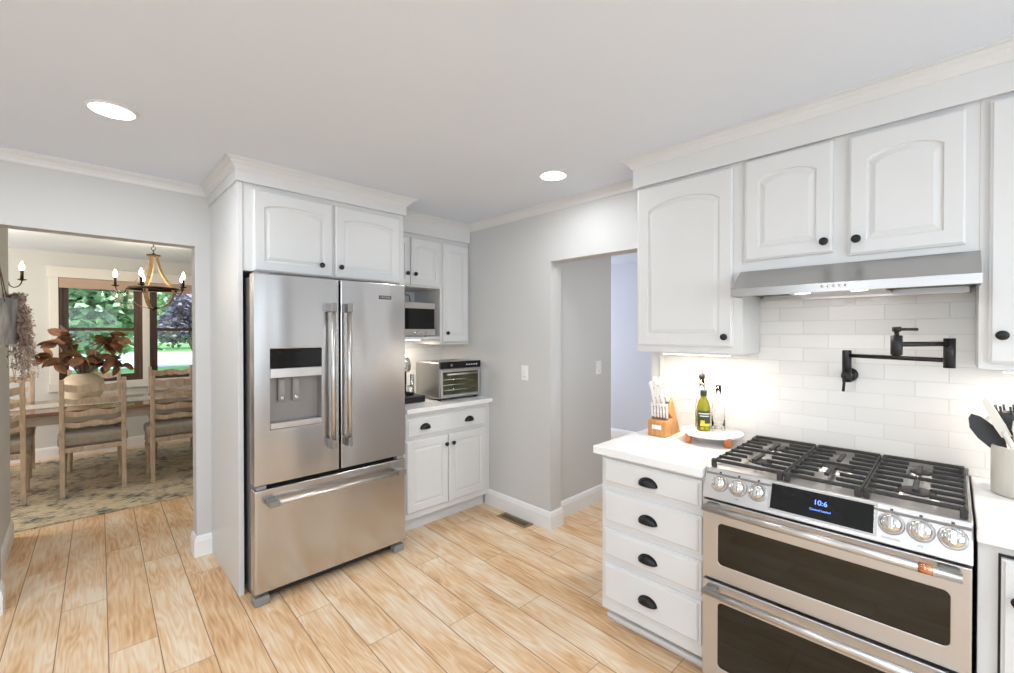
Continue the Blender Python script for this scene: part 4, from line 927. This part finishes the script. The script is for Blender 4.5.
def make_chair():
    o = thing('dining_chair', (0, 0, 0), 'x', 'chair', None)
    W_, H_ = .45, 1.06      # back faces -y, seat towards +y
    def zy(z):   # rear post curve
        if z < .45: return -.035 * ((.45 - z) / .45) ** 1.5
        return -.06 * ((z - .45) / .6) ** 1.4
    for s in (-1, 1):
        pts = [(s * (W_ / 2 - .018), zy(z), z) for z in [0.0145, .12, .24, .36, .45, .6, .75, .9, 1.0, 1.065]]
        MB().bar(pts, .034, [.030, .034, .040, .046, .050, .044, .038, .032, .028, .024], (0, 1, 0)).build('back_post', 'chairwood', o, .004, 2)
    for zc, hh in ((.985, .056), (.865, .038), (.755, .036), (.655, .034)):
        n = 24; top = []; bot = []
        for i in range(n + 1):
            s = -1 + 2 * i / n; x = s * (W_ / 2 - .030)
            yb = zy(zc) - .030 * (1 - s * s)
            top.append((x, yb, zc + hh / 2 + .009 * math.cos(2 * PI * s * .95) + .004)); bot.append((x, yb, zc - hh / 2 + .010 * math.cos(2 * PI * s * .9) - .022 * math.exp(-(s / .13) ** 2) - .003))
        vs = []
        for t_, b_ in zip(top, bot):
            vs += [(t_[0], t_[1] - .008, t_[2]), (t_[0], t_[1] + .008, t_[2]), (b_[0], b_[1] + .008, b_[2]), (b_[0], b_[1] - .008, b_[2])]
        fs = [(i * 4 + j, i * 4 + (j + 1) % 4, i * 4 + 4 + (j + 1) % 4, i * 4 + 4 + j) for i in range(n) for j in range(4)] + [(3, 2, 1, 0), tuple(n * 4 + k for k in range(4))]
        MB().add(vs, fs).build('back_slat', 'chairwood', o)
    MB().box(-W_ / 2 + .03, W_ / 2 - .03, -.014, .014, .405, .448).build('rear_rail', 'chairwood', o, .003)
    MB().box(-W_ / 2 - .005, W_ / 2 + .005, .03, .42, .395, .445).build('seat_frame', 'chairwood', o, .004)
    MB().box(-W_ / 2 - .015, W_ / 2 + .015, .026, .45, .445, .545).build('seat_cushion', 'cushion', o, .032, 4)
    for s in (-1, 1):
        MB().lathe([(.016, .0145), (.022, .03), (.017, .06), (.024, .25), (.030, .34), (.022, .36), (.030, .375), (.030, .40)], (s * (W_ / 2 - .02), .39, 0), seg=14).build('front_leg', 'chairwood', o)
    return o
ch = make_chair()
spots = [(.103, 5.545, 0, 'ladder back dining chair nearest the middle of the opening, seen from behind'),
         (-.545, 5.57, 0, 'ladder back dining chair at the left, cut by the passage wall'),
         (.725, 5.49, 0, 'ladder back dining chair at the right, cut by the kitchen wall'),
         (.14, 6.90, PI, 'dining chair across the table behind the cream vase'),
         (-.56, 6.92, PI, 'dining chair across the table at the far left'),
         (.84, 6.86, PI, 'dining chair across the table at the right below the window')]
for i, (x, y, a, lab) in enumerate(spots):
    o = ch if i == 0 else copy_tree(ch)
    o.location = (x, y, 0); o.rotation_euler = (0, 0, a); o['label'] = lab; o['group'] = 'ladder back dining chairs'

# vase and dried magnolia
vc = (.035, 6.2, .7675)
tag(MB().lathe([(.085, 0), (.095, .005), (.135, .06), (.162, .13), (.166, .18), (.152, .235), (.118, .272), (.088, .288), (.085, .302), (.078, .302), (.08, .28), (.10, .26), (.0, .25)], vc, seg=40).build('vase', 'vase'), 'large round cream stoneware vase on the dining table', 'vase')
mg = thing('magnolia_branches', (vc[0], vc[1], vc[2] + .26), 'dried brown magnolia branches standing in the cream vase', 'dried plant')
def leaf(mb, P, d, up, L_, w, curl=.25):
    d = V(d).normalized(); up = V(up); s = d.cross(up)
    if s.length < 1e-3: s = V((1, 0, 0))
    s.normalize(); n = s.cross(d); vs = []
    prof = [(0, .08), (.2, .7), (.45, 1), (.7, .85), (.88, .45), (1, .02)]
    for t, ww in prof:
        c = V(P) + d * (L_ * t) - n * (curl * L_ * t * t)
        vs += [c - s * (w * ww / 2) + n * (.12 * w * ww), c, c + s * (w * ww / 2) + n * (.12 * w * ww)]
    fs = []
    for i in range(len(prof) - 1):
        fs += [(i * 3, i * 3 + 1, i * 3 + 4, i * 3 + 3), (i * 3 + 1, i * 3 + 2, i * 3 + 5, i * 3 + 4)]
    mb.add(vs, fs, True)
rnd = random.Random(3)
st = MB(); lf = MB()
# branch tips in metres (x along room X, z) fitted to the photographed spread
tips = [(-.16, 1.52), (-.12, 1.44), (-.20, 1.40), (-.27, 1.27), (-.22, 1.20), (-.10, 1.22), (.0, 1.26), (.04, 1.18), (.22, 1.50), (.28, 1.44), (.18, 1.40), (.30, 1.26), (.33, 1.17), (.24, 1.15), (.14, 1.28)]
for (tx, tz) in tips:
    ty = rnd.uniform(-.12, .12); p0 = V((vc[0] + tx * .08, vc[1] + ty * .1, vc[2] + .27)); p2 = V((vc[0] + tx * .92, vc[1] + ty, tz - .03)); p1 = (p0 + p2) / 2 + V((0, 0, .10)) - V((tx * .15, 0, 0))
    path = [(p0 * (1 - t) ** 2 + p1 * 2 * t * (1 - t) + p2 * t * t) for t in [i / 8 for i in range(9)]]
    st.tube(path, [.006 - .0004 * i for i in range(9)], 6)
    for k in range(6):
        t = rnd.choice([6, 7, 8, 8]); P = path[t]
        d = V((tx * .7 + rnd.uniform(-1, 1), rnd.uniform(-1, 1), rnd.uniform(-.7, .7)))
        leaf(lf, P, d, (rnd.uniform(-.6, .6), rnd.uniform(-1, 1), .6), rnd.uniform(.11, .16), rnd.uniform(.075, .105), rnd.uniform(-.1, .4))
st.build('stems', 'twig', mg); lf.build('leaves', 'magnolia', mg, fix=False)

# chandeliers
def make_chandelier():
    o = thing('chandelier', (0, 0, 0), 'x', 'chandelier')
    # z measured from the ceiling (0) downward
    zt, zr, zb = -.150, -.500, -.705
    MB().lathe([(.055, 0), (.055, -.01), (.02, -.028)], (0, 0, 0), seg=24).build('canopy', 'bronze', o)
    b = MB()
    b.tube([(0, 0, -.025), (0, 0, -.055)], .004, 8)
    b.tube([(.020 * math.cos(a), 0, -.075 + .020 * math.sin(a)) for a in [2 * PI * k / 16 for k in range(17)]], .0035, 8)
    b.tube([(0, 0, -.095), (0, 0, zt + .02)], .004, 8)
    b.build('chain', 'bronze', o)
    MB().lathe([(.012, zt + .025), (.02, zt + .015), (.060, zt + .008), (.062, zt), (.045, zt - .006)], (0, 0, 0), seg=28).build('top_plate', 'bronze', o)
    R = .208
    MB().lathe([(R, zr + .012), (R + .004, zr + .012), (R + .004, zr - .012), (R, zr - .012), (R, zr + .012)], (0, 0, 0), seg=48).build('ring', 'bronze', o)
    for k in range(5):
        a = math.radians(72 * k + 36); ca, sa = math.cos(a), math.sin(a); tang = V((-sa, ca, 0))
        pts = []
        for t in [i / 14 for i in range(15)]:      # bell curve: down from plate, flaring to ring
            r = .040 + (R - .04) * (t ** 2.0); z = zt - (zt - zr) * t
            pts.append(V((ca * r, sa * r, z)))
        for t in [i / 12 for i in range(1, 13)]:   # bowl
            an = PI / 2 * t; r = R * math.cos(an) + .02 * t; z = zr - (zr - zb) * math.sin(an)
            pts.append(V((ca * r, sa * r, z)))
        n = len(pts); vs = []
        for i, p in enumerate(pts):
            T = (pts[min(i + 1, n - 1)] - pts[max(i - 1, 0)]).normalized(); nn = tang.cross(T).normalized(); w = .017
            for s, q in ((-1, -1), (1, -1), (1, 1), (-1, 1)): vs.append(p + tang * s * w + nn * q * .003)
        fs = [(i * 4 + j, i * 4 + (j + 1) % 4, i * 4 + 4 + (j + 1) % 4, i * 4 + 4 + j) for i in range(n - 1) for j in range(4)] + [(3, 2, 1, 0), tuple((n - 1) * 4 + j for j in range(4))]
        MB().add(vs, fs).build('strap', 'brass', o)
        RC = .302
        arm = [V((ca * (R + .003), sa * (R + .003), zr))]
        for t in [i / 10 for i in range(11)]:
            an = PI * t; r = R + .012 + (RC - R - .012) * (1 - math.cos(an)) / 2; z = zr - .01 - .058 * math.sin(an) + .028 * t
            arm.append(V((ca * r, sa * r, z)))
        am = MB().tube(arm, .0045, 8).build('arm', 'bronze', o)
        cx_, cy_, cz_ = ca * RC, sa * RC, zr + .014
        MB().lathe([(.008, -.006), (.030, .002), (.032, .007), (.010, .008)], (cx_, cy_, cz_), seg=18).build('candle_cup', 'bronze', am)
        MB().lathe([(.0115, .006), (.0115, .085), (.0, .086)], (cx_, cy_, cz_), seg=14).build('candle_sleeve', 'bronze', am)
        MB().lathe([(.007, .084), (.016, .102), (.018, .115), (.012, .14), (.003, .165), (0, .167)], (cx_, cy_, cz_), seg=14).build('bulb', 'bulb', am)
    MB().lathe([(.045, zb + .016), (.050, zb), (.02, zb - .012), (.016, zb - .022), (0, zb - .026)], (0, 0, 0), seg=20).build('bottom_finial', 'bronze', o)
    return o
cd = make_chandelier()
rot = math.radians(138)
cd.location = (.575, 5.9, CEIL); cd.rotation_euler = (0, 0, rot); cd['label'] = 'bell shaped brass strap chandelier with candle bulbs in front of the window'
cd2 = copy_tree(cd); cd2.location = (-.655, 5.9, CEIL); cd2.rotation_euler = (0, 0, rot + math.radians(36)); cd2['label'] = 'second brass strap chandelier, one candle arm visible beside the hanging bucket'
for o in (cd, cd2): o['group'] = 'chandeliers over the dining table'
for x in (.575, -.655): light('POINT', 'chandelier_glow', (x, 5.9, 2.06), 12, (1, .82, .60), radius=.2)

# dining window
def window(idx, x0, x1, z0, z1):
    y = DY + .03
    f = MB().frame((0, y, 0), UF, NF, (x0, x1), (z0, z1), (x0 + .028, x1 - .028), (z0 + .03, z1 - .03), -.08, .02).build('window_%d' % idx, 'brownframe'); struct(f)
    zm = 1.525
    MB().frame((0, y, 0), UF, NF, (x0 + .028, x1 - .028), (zm - .02, z1 - .03), (x0 + .085, x1 - .085), (zm + .018, z1 - .09), -.06, -.03).build('upper_sash', 'brownframe', f)
    MB().frame((0, y, 0), UF, NF, (x0 + .028, x1 - .028), (z0 + .03, zm + .02), (x0 + .085, x1 - .085), (z0 + .085, zm - .018), -.03, .0).build('lower_sash', 'brownframe', f)
    MB().box(x0 + .085, x1 - .085, y + .042, y + .046, zm + .018, z1 - .09).build('window_pane', 'glass', f)
    MB().box(x0 + .085, x1 - .085, y + .012, y + .016, z0 + .085, zm - .018).build('window_pane', 'glass', f)
    return f
window(1, -.16, .61, .87, 2.13); window(2, .68, 1.46, .87, 2.13)
b = MB()
b.box(-.238, -.16, DY - .022, DY + .02, .78, 2.16).box(.61, .68, DY - .022, DY + .14, .85, 2.16).box(1.46, 1.555, DY - .022, DY + .02, .78, 2.16)
b.box(-.255, 1.56, DY - .028, DY + .02, 2.14, 2.27).box(-.25, 1.555, DY - .034, DY + .02, .78, .87)
M['trim_warm'] = mat('window_casing_cream', (.80, .77, .70), .4, var=.01)
struct(b.build('trim_6', 'trim_warm', None, .003))
tag(MB().box(-.155, 1.455, DY - .030, DY - .023, 2.03, 2.135).box(-.155, 1.455, DY - .036, DY - .022, 2.018, 2.03).build('roller_blind', 'blind'), 'rolled up tan blind across the top of the dining window', 'blind')

# hanging bucket and trailing plant on the passage wall
bk = thing('wall_bucket', (-.235, 4.02, 1.42), 'grey galvanized bucket planter hung by leather straps at the left edge', 'planter')
bc = V((-.349, 3.98, 1.41))
b = MB().lathe([(.080, 0), (.085, .003), (.100, .27), (.103, .275), (.096, .275), (.080, .01), (0, .008)], bc, seg=32)
for p in b.v:
    p.x = max(p.x, -.3485)
b.build('bucket', 'galv', bk)
for s in (-1, 1):
    MB().bar([bc + V((.045, s * .088, .25)), V((-.335, 3.98 + s * .01, bc.z + .50))], .016, .004, (1, 0, 0)).build('strap', 'leather', bk)
MB().lathe([(.012, 0), (.012, .02), (0, .022)], (-.35, 3.98, bc.z + .48), (1, 0, 0), 12).build('hook', 'bronze', bk)
dp = thing('trailing_plant', (bc.x, bc.y, bc.z + .22), 'dried brown trailing plant spilling from the galvanized bucket', 'dried plant')
st = MB(); lv = MB(); rnd = random.Random(11)
for k in range(60):
    a = rnd.uniform(-.5, 1.4); r = .09
    p0 = bc + V((.015 + r * math.cos(a) * .7, r * math.sin(a) * .8, .27)); out = V((math.cos(a), math.sin(a) * .8 + .1, 0)); ln = rnd.uniform(.15, .60); sp = rnd.uniform(.02, .085)
    pts = []
    for i in range(9):
        t = i / 8; pts.append(p0 + out * (sp * (1 - (1 - t) ** 2)) + V((0, 0, .045 * math.sin(PI * min(1, t * 2.5)) - ln * max(0, t - .15) ** 1.2)) + V((rnd.uniform(-.01, .01), rnd.uniform(-.01, .01), 0)))
    st.tube(pts, .0014, 4, cap=False)
    for i in range(2, 9):
        for _ in range(9):
            q = pts[i] + V([rnd.uniform(-.015, .015) for _ in range(3)])
            d = V([rnd.uniform(-1, 1) for _ in range(3)])
            leaf(lv, q, d, (0, .3, 1), rnd.uniform(.010, .018), rnd.uniform(.006, .010), .1)
st.build('stems', 'sprig', dp); lv.build('leaves', 'sprig', dp, fix=False)['kind'] = 'stuff'

# ------------------------------------------------------------ outside the dining window
GZ = .34
tag(MB().box(-30, 40, 8.2, 60, .1, GZ).build('lawn', 'grass'), 'green lawn outside the dining window', 'lawn')
tag(MB().box(-29, 39, 18.5, 33, GZ + .001, GZ + .01).build('road', 'road'), 'pale road crossing beyond the lawn outside', 'road')
def tree(x, y, h, r, m, n, label, trunk=.12, zc=None, seed=0, ls=.16, flat=.8):
    o = thing('tree', (x, y, GZ), label, 'tree'); rr = random.Random(seed)
    zc = zc or h - r * flat
    b = MB().tube([(x, y, GZ + .002), (x + .05, y, zc * .5), (x, y, zc)], [trunk, trunk * .8, trunk * .5], 10)
    for k in range(5): a = 2 * PI * k / 5; b.tube([(x, y, zc * .55), (x + r * .5 * math.cos(a), y + r * .5 * math.sin(a), zc)], [trunk * .5, trunk * .2], 7)
    b.build('trunk', 'bark', o)
    lf = MB()
    cl = [(rr.gauss(0, 1), rr.gauss(0, 1), rr.gauss(0, 1), rr.random()) for _ in range(26)]
    cl = [V(c[:3]).normalized() * c[3] ** .4 * .85 for c in cl]
    for k in range(n):
        c = rr.choice(cl); p = V((rr.gauss(0, 1), rr.gauss(0, 1), rr.gauss(0, 1))).normalized() * (rr.random() ** .5 * .34) + c
        p = V((p.x * r, p.y * r, p.z * r * flat)) + V((x, y, zc))
        if p.z < GZ + .7: continue
        d = V((rr.uniform(-1, 1), rr.uniform(-1, 1), rr.uniform(-.6, .3))).normalized(); u = V((rr.uniform(-1, 1), rr.uniform(-1, 1), 1)).normalized(); s = d.cross(u).normalized() * ls * .35
        q = d * ls * rr.uniform(.7, 1.2)
        lf.add([p, p + q * .5 + s, p + q, p + q * .5 - s], [(0, 1, 2, 3)])
    lf.build('foliage', m, o, fix=False)
tree(.2, 13.6, 4.6, 2.0, 'leaf_green', 9000, 'broad green tree behind the left window', seed=1, zc=2.35, ls=.2, flat=1.0)
tree(4.4, 17.0, 5.0, 1.9, 'leaf_green', 6000, 'green tree farther back behind the right window', seed=2, zc=2.6, ls=.2, flat=1.0)
tree(1.72, 10.6, 2.9, .80, 'leaf_purple', 5200, 'purple leaved small tree outside the right window', .11, seed=3, zc=1.85, ls=.11)
tree(-4.4, 14.5, 5.0, 1.9, 'leaf_green', 2500, 'green tree at the far left outside the window', seed=4)
tree(-6.5, 38, 9, 3.9, 'leaf_green', 3000, 'green tree across the road, far left one', .2, seed=7, ls=.6, zc=4.2, flat=1)
tree(2.0, 38, 9, 3.9, 'leaf_green', 8000, 'green tree across the road, middle one', .2, seed=5, ls=.6, zc=4.2, flat=1)
tree(10.5, 38, 9, 3.9, 'leaf_green', 3000, 'green tree across the road, right one', .2, seed=6, ls=.6, zc=4.2, flat=1)
